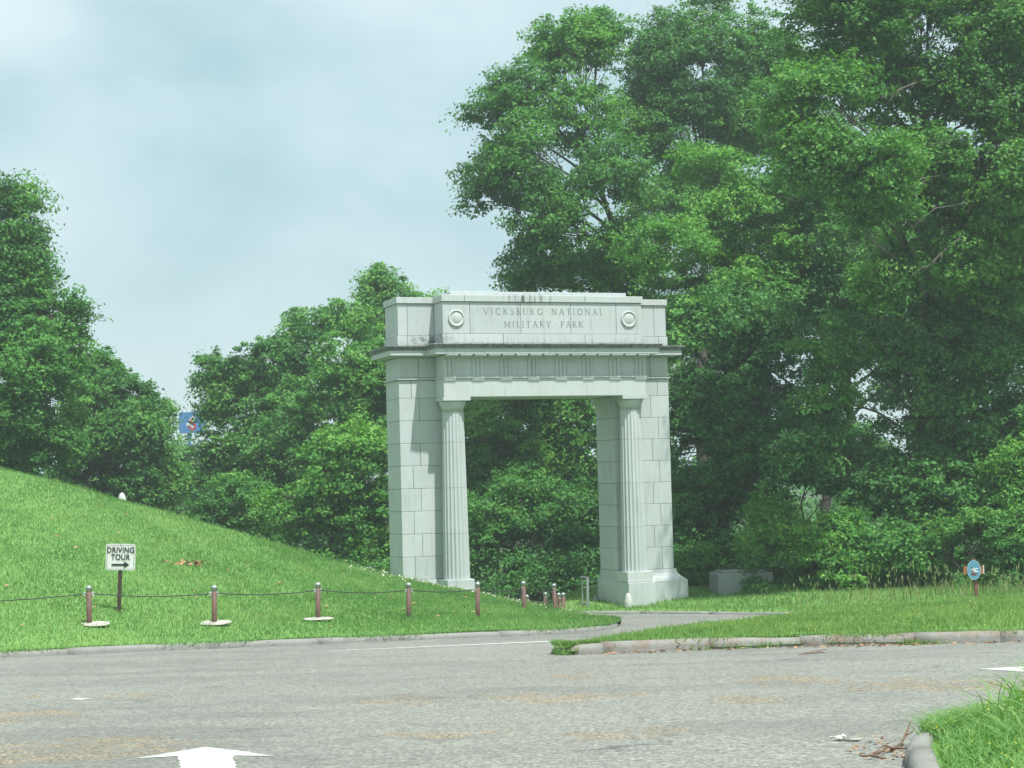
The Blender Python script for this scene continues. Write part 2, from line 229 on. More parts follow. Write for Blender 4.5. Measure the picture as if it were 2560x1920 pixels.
# ------------------------------------------------------------------ material helper
class Mat:
    def __init__(s, name):
        s.m = bpy.data.materials.new(name); s.m.use_nodes = True; s.t = s.m.node_tree
        s.t.nodes.clear(); s.out = s.n('ShaderNodeOutputMaterial'); s.p = s.n('ShaderNodeBsdfPrincipled')
        s.l(s.p.outputs[0], s.out.inputs['Surface'])
    def n(s, t, ins=None, **k):
        n = s.t.nodes.new(t)
        for a, v in k.items(): setattr(n, a, v)
        for a, v in (ins or {}).items():
            if hasattr(v, 'is_output'): s.l(v, n.inputs[a])
            else: n.inputs[a].default_value = v
        return n
    def l(s, a, b): s.t.links.new(a, b)
    def noise(s, vec, scale, detail=4, rough=0.55, dist=0.0):
        return s.n('ShaderNodeTexNoise', {'Vector': vec, 'Scale': scale, 'Detail': detail, 'Roughness': rough, 'Distortion': dist}).outputs['Fac']
    def ramp(s, fac, stops):
        r = s.n('ShaderNodeValToRGB', {0: fac}); e = r.color_ramp.elements
        while len(e) < len(stops): e.new(0.5)
        for el, (p, c) in zip(e, stops):
            el.position = p; el.color = (c, c, c, 1) if isinstance(c, (int, float)) else tuple(c) + (1,)
        return r.outputs[0]
    def mix(s, fac, a, b, mode='MIX'):
        n = s.n('ShaderNodeMix', data_type='RGBA', blend_type=mode)
        for i, v in ((0, fac), (6, a), (7, b)):
            if hasattr(v, 'is_output'): s.l(v, n.inputs[i])
            else: n.inputs[i].default_value = v if i == 0 else (tuple(v) + (1,) if len(v) == 3 else v)
        return n.outputs[2]
    def math(s, op, a, b=0.0, c=0.0, clamp=False):
        n = s.n('ShaderNodeMath', operation=op, use_clamp=clamp)
        for i, v in enumerate((a, b, c)):
            if hasattr(v, 'is_output'): s.l(v, n.inputs[i])
            else: n.inputs[i].default_value = v
        return n.outputs[0]
    def bump(s, h, strength=0.3, dist=0.02):
        b = s.n('ShaderNodeBump', {'Height': h, 'Strength': strength, 'Distance': dist}); s.l(b.outputs[0], s.p.inputs['Normal'])
    def obj(s): return s.n('ShaderNodeTexCoord').outputs['Object']
    def pos(s): return s.n('ShaderNodeNewGeometry').outputs['Position']
    def col(s, v):
        if hasattr(v, 'is_output'): s.l(v, s.p.inputs['Base Color'])
        else: s.p.inputs['Base Color'].default_value = tuple(v) + (1,)
    def rough(s, v): s.p.inputs['Roughness'].default_value = v

def plain(name, c, rough=0.6, metal=0.0, var=0.15, scale=9):
    m = Mat(name); f = m.noise(m.obj(), scale, 5)
    m.col(m.mix(m.ramp(f, [(0.3, 0.0), (0.7, 1.0)]), tuple(x * (1 - var) for x in c), tuple(min(1, x * (1 + var)) for x in c)))
    m.rough(rough); m.p.inputs['Metallic'].default_value = metal
    return m.m

def granite(name, base=(0.51, 0.55, 0.545), dirt=True, cool=0.0):
    m = Mat(name); o = m.obj()
    rnd = m.n('ShaderNodeObjectInfo').outputs['Random']
    sp = m.noise(o, 60, 3, 0.7); big = m.noise(o, 1.3, 5, 0.6)
    c = m.mix(m.ramp(sp, [(0.35, 0.0), (0.65, 1.0)]), tuple(x * 0.80 for x in base), tuple(x * 1.14 for x in base))
    c = m.mix(m.math('MULTIPLY', m.ramp(big, [(0.35, 0.0), (0.7, 1.0)]), 0.55), c, tuple(x * y for x, y in zip(base, (0.84, 0.80, 0.76))))
    c = m.mix(m.math('MULTIPLY', rnd, 0.45), c, tuple(x * y for x, y in zip(base, (0.72, 0.74, 0.76))))
    if dirt:
        # rain streaks: noise stretched along the vertical
        st = m.n('ShaderNodeMapping', {'Vector': o}); st.inputs['Scale'].default_value = (9, 9, 0.7)
        streak = m.noise(st.outputs[0], 1.0, 6, 0.65)
        sep = m.n('ShaderNodeSeparateXYZ', {0: o})
        def band(v, a, b, soft):
            lo = m.n('ShaderNodeMapRange', {0: v, 1: a - soft, 2: a + soft, 3: 0.0, 4: 1.0}).outputs[0]
            hi = m.n('ShaderNodeMapRange', {0: v, 1: b - soft, 2: b + soft, 3: 1.0, 4: 0.0}).outputs[0]
            return m.math('MULTIPLY', lo, hi)
        z, u = sep.outputs[2], sep.outputs[0]
        mould = m.noise(o, 7, 6, 0.75)
        ledge = m.math('MULTIPLY', band(z, 8.215, 8.40, 0.025), m.ramp(mould, [(0.30, 0.25), (0.62, 1.0)]))
        capst = m.math('MULTIPLY', m.math('MULTIPLY', band(z, 9.62, 9.90, 0.03), band(u, 3.15, 4.55, 0.35)), m.ramp(streak, [(0.47, 0.0), (0.60, 1.0)]))
        wing = m.math('MULTIPLY', m.math('MULTIPLY', band(z, 8.30, 8.66, 0.10), band(u, 0.45, 1.35, 0.2)), m.ramp(mould, [(0.42, 0.0), (0.60, 1.0)]))
        lo = m.math('MULTIPLY', band(z, -1, 0.35, 0.25), m.ramp(mould, [(0.40, 0.0), (0.75, 0.55)]))
        gen = m.ramp(streak, [(0.53, 0.0), (0.80, 0.38)])
        under = m.math('MULTIPLY', band(z, 8.38, 8.52, 0.07), m.ramp(streak, [(0.50, 0.0), (0.70, 0.75)]))
        d = m.math('MAXIMUM', m.math('MAXIMUM', m.math('MAXIMUM', ledge, capst), m.math('MAXIMUM', wing, lo)), m.math('MAXIMUM', gen, under))
        c = m.mix(m.math('MULTIPLY', d, 0.92), c, (0.075, 0.082, 0.072))
    m.col(c); m.rough(0.85); m.p.inputs['Specular IOR Level'].default_value = 0.25
    m.bump(sp, 0.25, 0.006)
    return m.m

def leaf_mat(name, dark, mid, light, trans=0.36):
    m = Mat(name)
    t = m.n('ShaderNodeAttribute', attribute_name='tint').outputs['Fac']
    c = m.ramp(t, [(0.0, dark), (0.5, mid), (1.0, light)])
    m.col(c); m.rough(0.6); m.p.inputs['Specular IOR Level'].default_value = 0.22
    tr = m.n('ShaderNodeBsdfTranslucent', {'Color': m.mix(1.0, c, (1.25, 1.35, 0.6), 'MULTIPLY')})
    mxs = m.n('ShaderNodeMixShader', {0: trans}); m.l(m.p.outputs[0], mxs.inputs[1]); m.l(tr.outputs[0], mxs.inputs[2]); m.l(mxs.outputs[0], m.out.inputs['Surface'])
    return m.m

MAT = {}
MAT['granite'] = granite('grey_granite')
MAT['granite_plain'] = granite('plain_granite', (0.27, 0.29, 0.28), dirt=False)
MAT['letter'] = plain('letter_cut_shade', (0.17, 0.19, 0.175), 0.9)  # dark tone stands in for shade inside cut letters
MAT['mortar'] = plain('dark_mortar', (0.19, 0.20, 0.18), 0.95)
MAT['white_stone'] = plain('white_painted_stone', (0.47, 0.48, 0.45), 0.8, var=0.25, scale=6)
MAT['bark'] = plain('grey_brown_bark', (0.085, 0.078, 0.062), 0.95, var=0.45, scale=5)
MAT['dead_wood'] = plain('bare_grey_wood', (0.13, 0.12, 0.095), 0.9, var=0.3)
MAT['bark_pale'] = plain('pale_grey_bark', (0.13, 0.13, 0.105), 0.95, var=0.45, scale=4)
MAT['post_brown'] = plain('brown_bollard_paint', (0.118, 0.064, 0.049), 0.7, var=0.22, scale=14)
MAT['sign_post'] = plain('dark_brown_post', (0.055, 0.030, 0.024), 0.65, var=0.2)
MAT['silver'] = plain('galvanised_steel', (0.38, 0.41, 0.41), 0.42, 0.55, var=0.2, scale=20)
MAT['band'] = plain('dark_band', (0.10, 0.11, 0.11), 0.5)
MAT['rope'] = plain('dark_wire_rope', (0.035, 0.04, 0.042), 0.7)
MAT['sign_white'] = plain('sign_white', (0.66, 0.68, 0.63), 0.5, var=0.05)
MAT['black'] = plain('sign_black', (0.015, 0.016, 0.018), 0.5)
MAT['concrete'] = plain('pale_concrete', (0.36, 0.355, 0.30), 0.9, var=0.4, scale=12)
MAT['blue_board'] = plain('blue_board_paint', (0.10, 0.27, 0.38), 0.55, var=0.12)
MAT['orange_board'] = plain('orange_brown_board', (0.36, 0.13, 0.045), 0.65, var=0.2)
MAT['wood_post'] = plain('reddish_wood_post', (0.17, 0.085, 0.06), 0.85, var=0.3, scale=12)
MAT['dark_red'] = plain('dark_red_paint', (0.17, 0.03, 0.03), 0.6)
MAT['white_paint'] = plain('white_board_paint', (0.70, 0.72, 0.70), 0.6)
MAT['bill_blue'] = plain('bright_blue_panel', (0.05, 0.19, 0.42), 0.4, var=0.08)
MAT['bill_red'] = plain('red_numeral', (0.45, 0.03, 0.04), 0.4, var=0.05)
MAT['reflector'] = plain('red_reflector', (0.55, 0.05, 0.04), 0.35)
MAT['dead_leaf'] = plain('dry_leaf', (0.34, 0.20, 0.10), 0.9, var=0.5, scale=3)
MAT['stick'] = plain('dry_stick', (0.16, 0.10, 0.07), 0.9, var=0.4)
MAT['clover'] = plain('clover_white', (0.66, 0.66, 0.52), 0.8)
MAT['buttercup'] = plain('buttercup_yellow', (0.62, 0.55, 0.05), 0.6)
MAT['seed'] = leaf_mat('seed_grass', (0.10, 0.16, 0.06), (0.20, 0.25, 0.10), (0.33, 0.34, 0.17), 0.3)
MAT['leaf_mid'] = leaf_mat('leaf_mid_green', (0.030, 0.113, 0.032), (0.083, 0.246, 0.056), (0.190, 0.413, 0.085))
MAT['leaf_dark'] = leaf_mat('leaf_dark_green', (0.034, 0.111, 0.038), (0.077, 0.232, 0.061), (0.176, 0.393, 0.087))
MAT['leaf_light'] = leaf_mat('leaf_light_green', (0.039, 0.140, 0.032), (0.107, 0.293, 0.054), (0.232, 0.464, 0.091))
MAT['leaf_olive'] = leaf_mat('leaf_olive_green', (0.032, 0.115, 0.029), (0.085, 0.242, 0.049), (0.207, 0.403, 0.091))
MAT['grass'] = leaf_mat('grass_blade', (0.080, 0.195, 0.052), (0.150, 0.305, 0.092), (0.27, 0.40, 0.14), 0.35)
MAT['grass_dry'] = leaf_mat('grass_blade_yellowish', (0.090, 0.195, 0.050), (0.170, 0.310, 0.092), (0.30, 0.41, 0.14), 0.35)

m = Mat('lawn_green'); p_ = m.pos()
f1 = m.noise(p_, 0.7, 6, 0.6); f2 = m.noise(p_, 22, 4, 0.7); f3 = m.noise(p_, 0.16, 4, 0.5)
c = m.mix(m.ramp(f1, [(0.3, 0.0), (0.7, 1.0)]), (0.095, 0.220, 0.056), (0.150, 0.290, 0.082))
c = m.mix(m.ramp(f2, [(0.40, 0.0), (0.72, 0.8)]), c, (0.155, 0.27, 0.07))
c = m.mix(m.ramp(f3, [(0.5, 0.0), (0.72, 0.45)]), c, (0.15, 0.24, 0.06))
m.col(c); m.rough(0.95); m.p.inputs['Specular IOR Level'].default_value = 0.1; m.bump(f2, 0.6, 0.05); MAT['lawn'] = m.m

m = Mat('forest_floor'); p_ = m.pos(); f1 = m.noise(p_, 1.3, 6, 0.65)
m.col(m.mix(m.ramp(f1, [(0.35, 0.0), (0.7, 1.0)]), (0.028, 0.045, 0.016), (0.060, 0.105, 0.028))); m.rough(0.95); m.bump(f1, 0.6, 0.1); MAT['floor'] = m.m

# weathered chip-seal road: aggregate, cracks, tan gravel patches
m = Mat('worn_asphalt'); p_ = m.pos()
agg = m.n('ShaderNodeTexVoronoi', {'Vector': p_, 'Scale': 42.0, 'Randomness': 1.0})
aggc = m.n('ShaderNodeSeparateColor', {0: agg.outputs['Color']}).outputs[0]
agg2 = m.noise(p_, 17, 5, 0.75); big = m.noise(p_, 0.42, 5, 0.6); mid = m.noise(p_, 2.1, 6, 0.65)
g = m.mix(m.ramp(aggc, [(0.0, 0.0), (1.0, 1.0)]), (0.070, 0.075, 0.070), (0.34, 0.355, 0.33))
g = m.mix(m.ramp(agg2, [(0.38, 0.0), (0.66, 0.75)]), g, (0.20, 0.21, 0.195))
g = m.mix(m.ramp(big, [(0.40, 0.0), (0.65, 0.5)]), g, (0.145, 0.152, 0.142))
mot = m.noise(p_, 8.5, 5, 0.8); mot2 = m.noise(p_, 24, 3, 0.8)
g = m.mix(m.ramp(mot, [(0.42, 0.0), (0.60, 0.58)]), g, (0.072, 0.077, 0.074))
g = m.mix(m.ramp(mot2, [(0.49, 0.0), (0.65, 0.62)]), g, (0.43, 0.445, 0.415))
nodes = []
wob = m.n('ShaderNodeTexNoise', {'Vector': p_, 'Scale': 0.9, 'Detail': 6.0, 'Roughness': 0.65})
wv = m.n('ShaderNodeVectorMath', {0: wob.outputs['Color'], 1: (0.5, 0.5, 0.5)}, operation='SUBTRACT')
wv2 = m.n('ShaderNodeVectorMath', {0: wv.outputs[0], 1: (2.6, 4.0, 0)}, operation='MULTIPLY')
pw = m.n('ShaderNodeVectorMath', {0: p_, 1: wv2.outputs[0]}, operation='ADD').outputs[0]
dmin = None
for (tx, ty, ra, rb) in TAN:
    a = m.n('ShaderNodeVectorMath', {0: pw, 1: (tx, ty, 0)}, operation='SUBTRACT').outputs[0]
    b = m.n('ShaderNodeVectorMath', {0: a, 1: (1 / ra, 1 / (rb * 1.25), 0)}, operation='MULTIPLY').outputs[0]
    d = m.n('ShaderNodeVectorMath', {0: b}, operation='LENGTH').outputs['Value']
    dmin = d if dmin is None else m.math('MINIMUM', dmin, d)
patch = m.math('MULTIPLY', m.ramp(dmin, [(0.45, 1.0), (1.15, 0.0)]), m.ramp(m.noise(p_, 3.2, 7, 0.75), [(0.34, 0.0), (0.60, 1.0)]), clamp=True)
near = m.ramp(m.noise(p_, 0.75, 6, 0.7), [(0.48, 0.0), (0.70, 0.7)])
patch = m.math('MAXIMUM', patch, m.math('MULTIPLY', near, m.ramp(mid, [(0.40, 0.0), (0.62, 1.0)])))
tan = m.mix(m.ramp(aggc, [(0.15, 0.0), (0.9, 1.0)]), (0.090, 0.075, 0.052), (0.37, 0.315, 0.22))
grain = m.ramp(m.math('SUBTRACT', m.math('MULTIPLY', patch, 1.25), m.math('ADD', m.math('MULTIPLY', aggc, 0.45), m.math('MULTIPLY', mot2, 0.75))), [(0.0, 0.0), (0.10, 1.0)])
g = m.mix(m.math('ADD', m.math('MULTIPLY', grain, 0.70), m.math('MULTIPLY', patch, 0.22), clamp=True), g, tan)
lane = m.n('ShaderNodeMapping', {'Vector': pw}); lane.inputs['Scale'].default_value = (0.10, 0.55, 1.0); lane.inputs['Rotation'].default_value = (0, 0, 0.12)
g = m.mix(m.ramp(m.noise(lane.outputs[0], 1.6, 5, 0.6), [(0.46, 0.0), (0.62, 0.42)]), g, (0.105, 0.11, 0.105))
crk = m.n('ShaderNodeMapping', {'Vector': pw}); crk.inputs['Scale'].default_value = (0.55, 1.0, 1.0)
cv = m.n('ShaderNodeTexVoronoi', {'Vector': crk.outputs[0], 'Scale': 0.33}, feature='DISTANCE_TO_EDGE').outputs['Distance']
ck = m.math('MULTIPLY', m.ramp(cv, [(0.004, 1.0), (0.014, 0.0)]), m.ramp(m.noise(p_, 0.8, 4), [(0.52, 0.0), (0.66, 0.55)]))
g = m.mix(ck, g, (0.035, 0.035, 0.032))
g = m.mix(1.0, g, (1.0, 0.985, 0.93), 'MULTIPLY')
m.col(g); m.rough(0.9); m.p.inputs['Specular IOR Level'].default_value = 0.3
m.bump(m.math('ADD', aggc, agg2), 0.5, 0.012); MAT['asphalt'] = m.m

m = Mat('road_paint'); p_ = m.pos(); f = m.noise(p_, 11, 8, 0.85); f2 = m.noise(p_, 40, 3, 0.7)
m.col(m.mix(m.ramp(f, [(0.53, 0.0), (0.66, 0.8)]), m.mix(f2, (0.38, 0.39, 0.365), (0.52, 0.53, 0.495)), (0.25, 0.25, 0.23))); m.rough(0.8); MAT['paint'] = m.m

def kerb_mat(name, rust):
    m = Mat(name); p_ = m.pos(); a = m.noise(p_, 2.2, 6, 0.7); b = m.noise(p_, 30, 4, 0.7)
    c = m.mix(b, (0.15, 0.155, 0.14), (0.30, 0.305, 0.275))
    c = m.mix(m.ramp(a, [(0.46, 0.0), (0.63, 0.75 if rust else 0.3)]), c, (0.20, 0.125, 0.085) if rust else (0.12, 0.12, 0.105))
    k = m.noise(p_, 5.5, 6, 0.75); c = m.mix(m.ramp(k, [(0.58, 0.0), (0.70, 0.8)]), c, (0.07, 0.07, 0.06))
    m.col(c); m.rough(0.92); m.bump(m.math('ADD', b, a), 0.6, 0.03); return m.m
MAT['kerb_grey'] = kerb_mat('grey_kerb_concrete', False); MAT['kerb_rust'] = kerb_mat('rust_stained_kerb_concrete', True)

# ------------------------------------------------------------------ object helpers
def tag(o, label=None, cat=None, group=None, kind=None):
    if label: o['label'] = label
    if cat: o['category'] = cat
    if group: o['group'] = group
    if kind: o['kind'] = kind
    return o
def empty(name, loc=(0, 0, 0), rz=0.0):
    o = bpy.data.objects.new(name, None); COL.objects.link(o); o.location = loc; o.rotation_euler = (0, 0, rz); o.empty_display_size = 0.3
    return o
def link(name, me, mat=None, parent=None, smooth=False):
    o = bpy.data.objects.new(name, me); COL.objects.link(o)
    if mat is not None: me.materials.append(MAT[mat] if isinstance(mat, str) else mat)
    if parent: o.parent = parent
    if smooth: me.shade_smooth()
    return o
def from_pd(name, v, f, mat, parent=None, smooth=False):
    me = bpy.data.meshes.new(name); me.from_pydata(v, [], f); me.update()
    return link(name, me, mat, parent, smooth)
def bm_obj(name, bm, mat, parent=None, smooth=False):
    me = bpy.data.meshes.new(name); bm.to_mesh(me); bm.free(); return link(name, me, mat, parent, smooth)
def add_box(bm, a, b, bev=0.0):
    vs = [bm.verts.new((x, y, z)) for z in (a[2], b[2]) for y in (a[1], b[1]) for x in (a[0], b[0])]
    fs = [(0, 2, 3, 1), (4, 5, 7, 6), (0, 1, 5, 4), (2, 6, 7, 3), (0, 4, 6, 2), (1, 3, 7, 5)]
    ff = [bm.faces.new([vs[i] for i in f]) for f in fs]
    if bev:
        es = list({e for f in ff for e in f.edges})
        bmesh.ops.bevel(bm, geom=es, offset=bev, segments=1, affect='EDGES', profile=0.5)
def box(name, a, b, mat, parent=None, bev=0.0):
    bm = bmesh.new(); add_box(bm, a, b, bev); return bm_obj(name, bm, mat, parent)
def add_tube(bm, pts, rad, n=8, cap=True):
    rings = []
    for i, p in enumerate(pts):
        p = Vector(p); a = Vector(pts[max(0, i - 1)]); b = Vector(pts[min(len(pts) - 1, i + 1)])
        d = (b - a).normalized(); s = d.orthogonal().normalized() if abs(d.z) > 0.9 else d.cross(Vector((0, 0, 1))).normalized()
        t = d.cross(s); r = rad[i] if isinstance(rad, (list, tuple)) else rad
        rings.append([bm.verts.new(p + s * (r * math.cos(2 * math.pi * k / n)) + t * (r * math.sin(2 * math.pi * k / n))) for k in range(n)])
    for q, w in zip(rings, rings[1:]):
        for k in range(n): bm.faces.new((q[k], q[(k + 1) % n], w[(k + 1) % n], w[k]))
    if cap:
        bm.faces.new(rings[0][::-1]); bm.faces.new(rings[-1])
def add_lathe(bm, prof, n=20, c=(0, 0, 0)):
    rings = [[bm.verts.new((c[0] + r * math.cos(2 * math.pi * k / n), c[1] + r * math.sin(2 * math.pi * k / n), c[2] + z)) for k in range(n)] for r, z in prof]
    for q, w in zip(rings, rings[1:]):
        for k in range(n): bm.faces.new((q[k], q[(k + 1) % n], w[(k + 1) % n], w[k]))
    bm.faces.new(rings[0][::-1]); bm.faces.new(rings[-1])
def flat(name, pts, mat, parent=None, thick=0.0):
    bm = bmesh.new(); f = bm.faces.new([bm.verts.new(p) for p in pts])
    if thick:
        r = bmesh.ops.extrude_face_region(bm, geom=[f]); f.normal_update()
        for v in r['geom']:
            if isinstance(v, bmesh.types.BMVert): v.co += f.normal * thick
    bmesh.ops.recalc_face_normals(bm, faces=bm.faces); bmesh.ops.triangulate(bm, faces=[x for x in bm.faces if len(x.verts) > 4])
    return bm_obj(name, bm, mat, parent)

def soup(name, verts, nper, tint, mat, parent=None):
    """verts (N, nper, 3) -> one mesh of N separate tris or quads with a per-vertex tint"""
    N = len(verts); me = bpy.data.meshes.new(name)
    me.vertices.add(N * nper); me.loops.add(N * nper); me.polygons.add(N)
    me.vertices.foreach_set('co', np.ascontiguousarray(verts, dtype=np.float32).ravel())
    me.loops.foreach_set('vertex_index', np.arange(N * nper, dtype=np.int32))
    me.polygons.foreach_set('loop_start', np.arange(0, N * nper, nper, dtype=np.int32))
    at = me.attributes.new('tint', 'FLOAT', 'POINT'); at.data.foreach_set('value', np.repeat(np.clip(tint, 0, 1), nper).astype(np.float32))
    me.update(calc_edges=True)
    return link(name, me, mat, parent)

# ------------------------------------------------------------------ ground, road
ys = [-60, -10, 0, 20, 40, 50, 56, 60, 66, 75, 90, 120, 180, 300, 600, 900]
xs = [-600, -300, -120, -60, -30, -10, 0, 10, 30, 60, 120, 300, 600]
v = [(x, y, road_z(y) - 0.10) for y in ys for x in xs]; nx = len(xs)
f = [(j * nx + i, j * nx + i + 1, (j + 1) * nx + i + 1, (j + 1) * nx + i) for j in range(len(ys) - 1) for i in range(nx - 1)]
tag(from_pd('ground', v, f, 'floor'), kind='structure')
v = [(x, y, road_z(y)) for y in (-30, 0, 20, 40, 55.9) for x in (-70, -30, 0, 30, 70)]
f = [(j * 5 + i, j * 5 + i + 1, (j + 1) * 5 + i + 1, (j + 1) * 5 + i) for j in range(4) for i in range(4)]
tag(from_pd('road', v, f, 'asphalt'), kind='structure')

rng = np.random.default_rng(7)
def marking(name, pts, label):
    rr = random.Random(len(pts)); e = []
    for a, b in zip(pts, list(pts[1:]) + [pts[0]]):
        n = max(1, int(math.dist(a[:2], b[:2]) / 0.07)); n = min(n, 40)
        e += [(a[0] + (b[0] - a[0]) * k / n + (rr.gauss(0, 0.009) if k else 0), a[1] + (b[1] - a[1]) * k / n + (rr.gauss(0, 0.014) if k else 0)) for k in range(n)]
    q = [(p[0], p[1], road_z(p[1]) + 0.005) for p in e]
    o = flat(name, q, 'paint'); tag(o, label, 'road marking'); return o
marking('painted_arrow', ARROW, 'white straight-ahead arrow painted on the near asphalt, lower left')
marking('painted_arrow', ARROW2, 'white arrow tip painted on the road before the right kerb island')
a, b = LINE
marking('painted_line', [(a[0], a[1] - .16), (b[0], b[1] - .18), (b[0], b[1] + .2), (a[0] + .1, a[1] + .02)], 'long thin white line painted on the road beside the left kerb')
marking('painted_dash', PATCH, 'small worn white paint patch on the near road, left side')

# ------------------------------------------------------------------ lawns
MC = np.array(MOUND, dtype=float)
def mound_pt(fx, t):
    """fx column index (float array), t 0 kerb .. 1 crest .. 1.8 far side"""
    i = np.clip(np.floor(fx).astype(int), 0, len(MC) - 2); w = (fx - i)[..., None]
    c = MC[i] * (1 - w) + MC[i + 1] * w
    k, cst = c[..., :3].copy(), c[..., 3:]
    k[..., 2] += 0.125; k[..., 1] += 0.25
    tt = np.minimum(t, 1.0)[..., None]
    p = k + (cst - k) * tt
    p[..., 2] = k[..., 2] + (cst[..., 2] - k[..., 2]) * (0.8 * tt + 0.2 * tt * tt)[..., 0]
    over = np.maximum(t - 1.0, 0.0)
    p[..., 1] += over * 9.0
    p[..., 2] -= (over * 0.9 + over * over * 5.0) * (0.12 + 0.88 * np.clip((cst[..., 2] - 0.4) / 2.6, 0, 1))
    p[..., 2] += (0.035 * np.sin(p[..., 0] * 1.3 + p[..., 1] * 0.7) + 0.03 * np.sin(p[..., 0] * 0.57 + 1.0) + 0.018 * np.sin(p[..., 0] * 3.1 + p[..., 1] * 1.9)) * np.clip(t * 4, 0, 1) * (over <= 0)
    return p
ncol = (len(MC) - 1) * 2 + 1
tv = np.concatenate([np.linspace(0, 1, 22), np.linspace(1.08, 1.9, 8)])
gx, gt = np.meshgrid(np.linspace(0, len(MC) - 1, ncol), tv)
P = mound_pt(gx, gt).reshape(-1, 3); nt_ = len(tv)
f = [(j * ncol + i, j * ncol + i + 1, (j + 1) * ncol + i + 1, (j + 1) * ncol + i) for j in range(nt_ - 1) for i in range(ncol - 1)]
mound = from_pd('grass_mound', [tuple(p) for p in P], f, 'lawn', None, True); tag(mound, kind='structure')

def inside(poly, x, y):
    poly = np.asarray(poly)[:, :2]; r = np.zeros(len(x), bool); j = len(poly) - 1
    for i in range(len(poly)):
        xi, yi = poly[i]; xj, yj = poly[j]
        c = ((yi > y) != (yj > y)) & (x < (xj - xi) * (y - yi) / (yj - yi + 1e-12) + xi); r ^= c; j = i
    return r
def edge_dist(poly, x, y):
    poly = np.asarray(poly)[:, :2]; d = np.full(len(x), 1e9)
    for a, b in zip(poly, np.roll(poly, -1, 0)):
        ab = b - a; t = np.clip(((x - a[0]) * ab[0] + (y - a[1]) * ab[1]) / (ab @ ab + 1e-9), 0, 1)
        d = np.minimum(d, np.hypot(x - a[0] - t * ab[0], y - a[1] - t * ab[1]))
    return d
def lawn(name, poly, zf, step, mat='lawn'):
    poly = [tuple(p[:2]) for p in poly]
    dense = []
    for a, b in zip(poly, poly[1:] + poly[:1]):
        n = max(1, int(math.dist(a, b) / step))
        dense += [(a[0] + (b[0] - a[0]) * k / n, a[1] + (b[1] - a[1]) * k / n) for k in range(n)]
    pa = np.array(poly); gx, gy = np.meshgrid(np.arange(pa[:, 0].min(), pa[:, 0].max(), step), np.arange(pa[:, 1].min(), pa[:, 1].max(), step))
    gx = gx.ravel(); gy = gy.ravel(); k = inside(poly, gx, gy); k[k] = edge_dist(poly, gx[k], gy[k]) > step * 0.45
    pts = [Vector(p) for p in dense] + [Vector(p) for p in zip(gx[k], gy[k])]
    nb = len(dense); vo, eo, fo, *_ = mgeo.delaunay_2d_cdt(pts, [(i, (i + 1) % nb) for i in range(nb)], [], 1, 1e-4)
    X = np.array([p.x for p in vo]); Y = np.array([p.y for p in vo]); Z = zf(X, Y)
    return from_pd(name, list(zip(X, Y, Z)), fo, mat, None, True)

RZ = np.vectorize(road_z)
IS = [(ISLAND_FRONT[0][0] + 0.02, ISLAND_FRONT[0][1] + 0.12)] + [p[:2] for p in ISLAND_FRONT[1:]] + [(34, 40), (20, 46.8), (13, 48.0)] + [p[:2] for p in ISLAND_BACK[::-1]]
def island_z(x, y):
    d = edge_dist(IS, x, y)
    return RZ(y) + 0.10 + np.clip((d - 0.22) / 0.5, 0, 1) * 0.13 - 0.05 + 0.22 * np.clip((x - 2.5) / 8, 0, 1) * np.clip(d / 2.5, 0, 1) + 0.02 * np.sin(x * 2.1) * np.sin(y * 1.7)
tag(lawn('island_lawn', IS, island_z, 0.45), kind='structure')
VG = [(p[0], p[1] + 0.12) for p in ROAD_FAR] + [(12, 49.6), (20, 48.0), (45, 44), (60, 60), (30, 63), (2.0, 63), (0.5, 58)]
def verge_z(x, y):
    d = edge_dist(VG, x, y); return RZ(np.minimum(y, 56)) + 0.06 + np.clip(d / 0.6, 0, 1) * 0.06 + 0.32 * np.clip((y - 55.2 + np.clip(x - 3.6, 0, 8) * 0.75) / 5, 0, 1) * np.clip(d, 0, 1)
tag(lawn('verge_lawn', VG, verge_z, 0.5), kind='structure')
FI = FRONT_ISLAND
FIK = [(1.9, 8.5), (2.25, 10.2), (2.62, 12.2), (2.88, 13.6), (3.06, 14.4), (3.32, 15.1), (3.75, 15.8), (4.4, 16.75), (5.4, 18.0), (9, 21.4), (16, 26.0), (30, 30.0)]
def front_z(x, y):
    d = edge_dist(FI, x, y); return RZ(y) + 0.10 + np.clip(d / 0.4, 0, 1) * 0.10 + 0.02 * np.sin(3 * x) * np.sin(2.3 * y)
tag(lawn('corner_lawn', FI, front_z, 0.35), kind='structure')

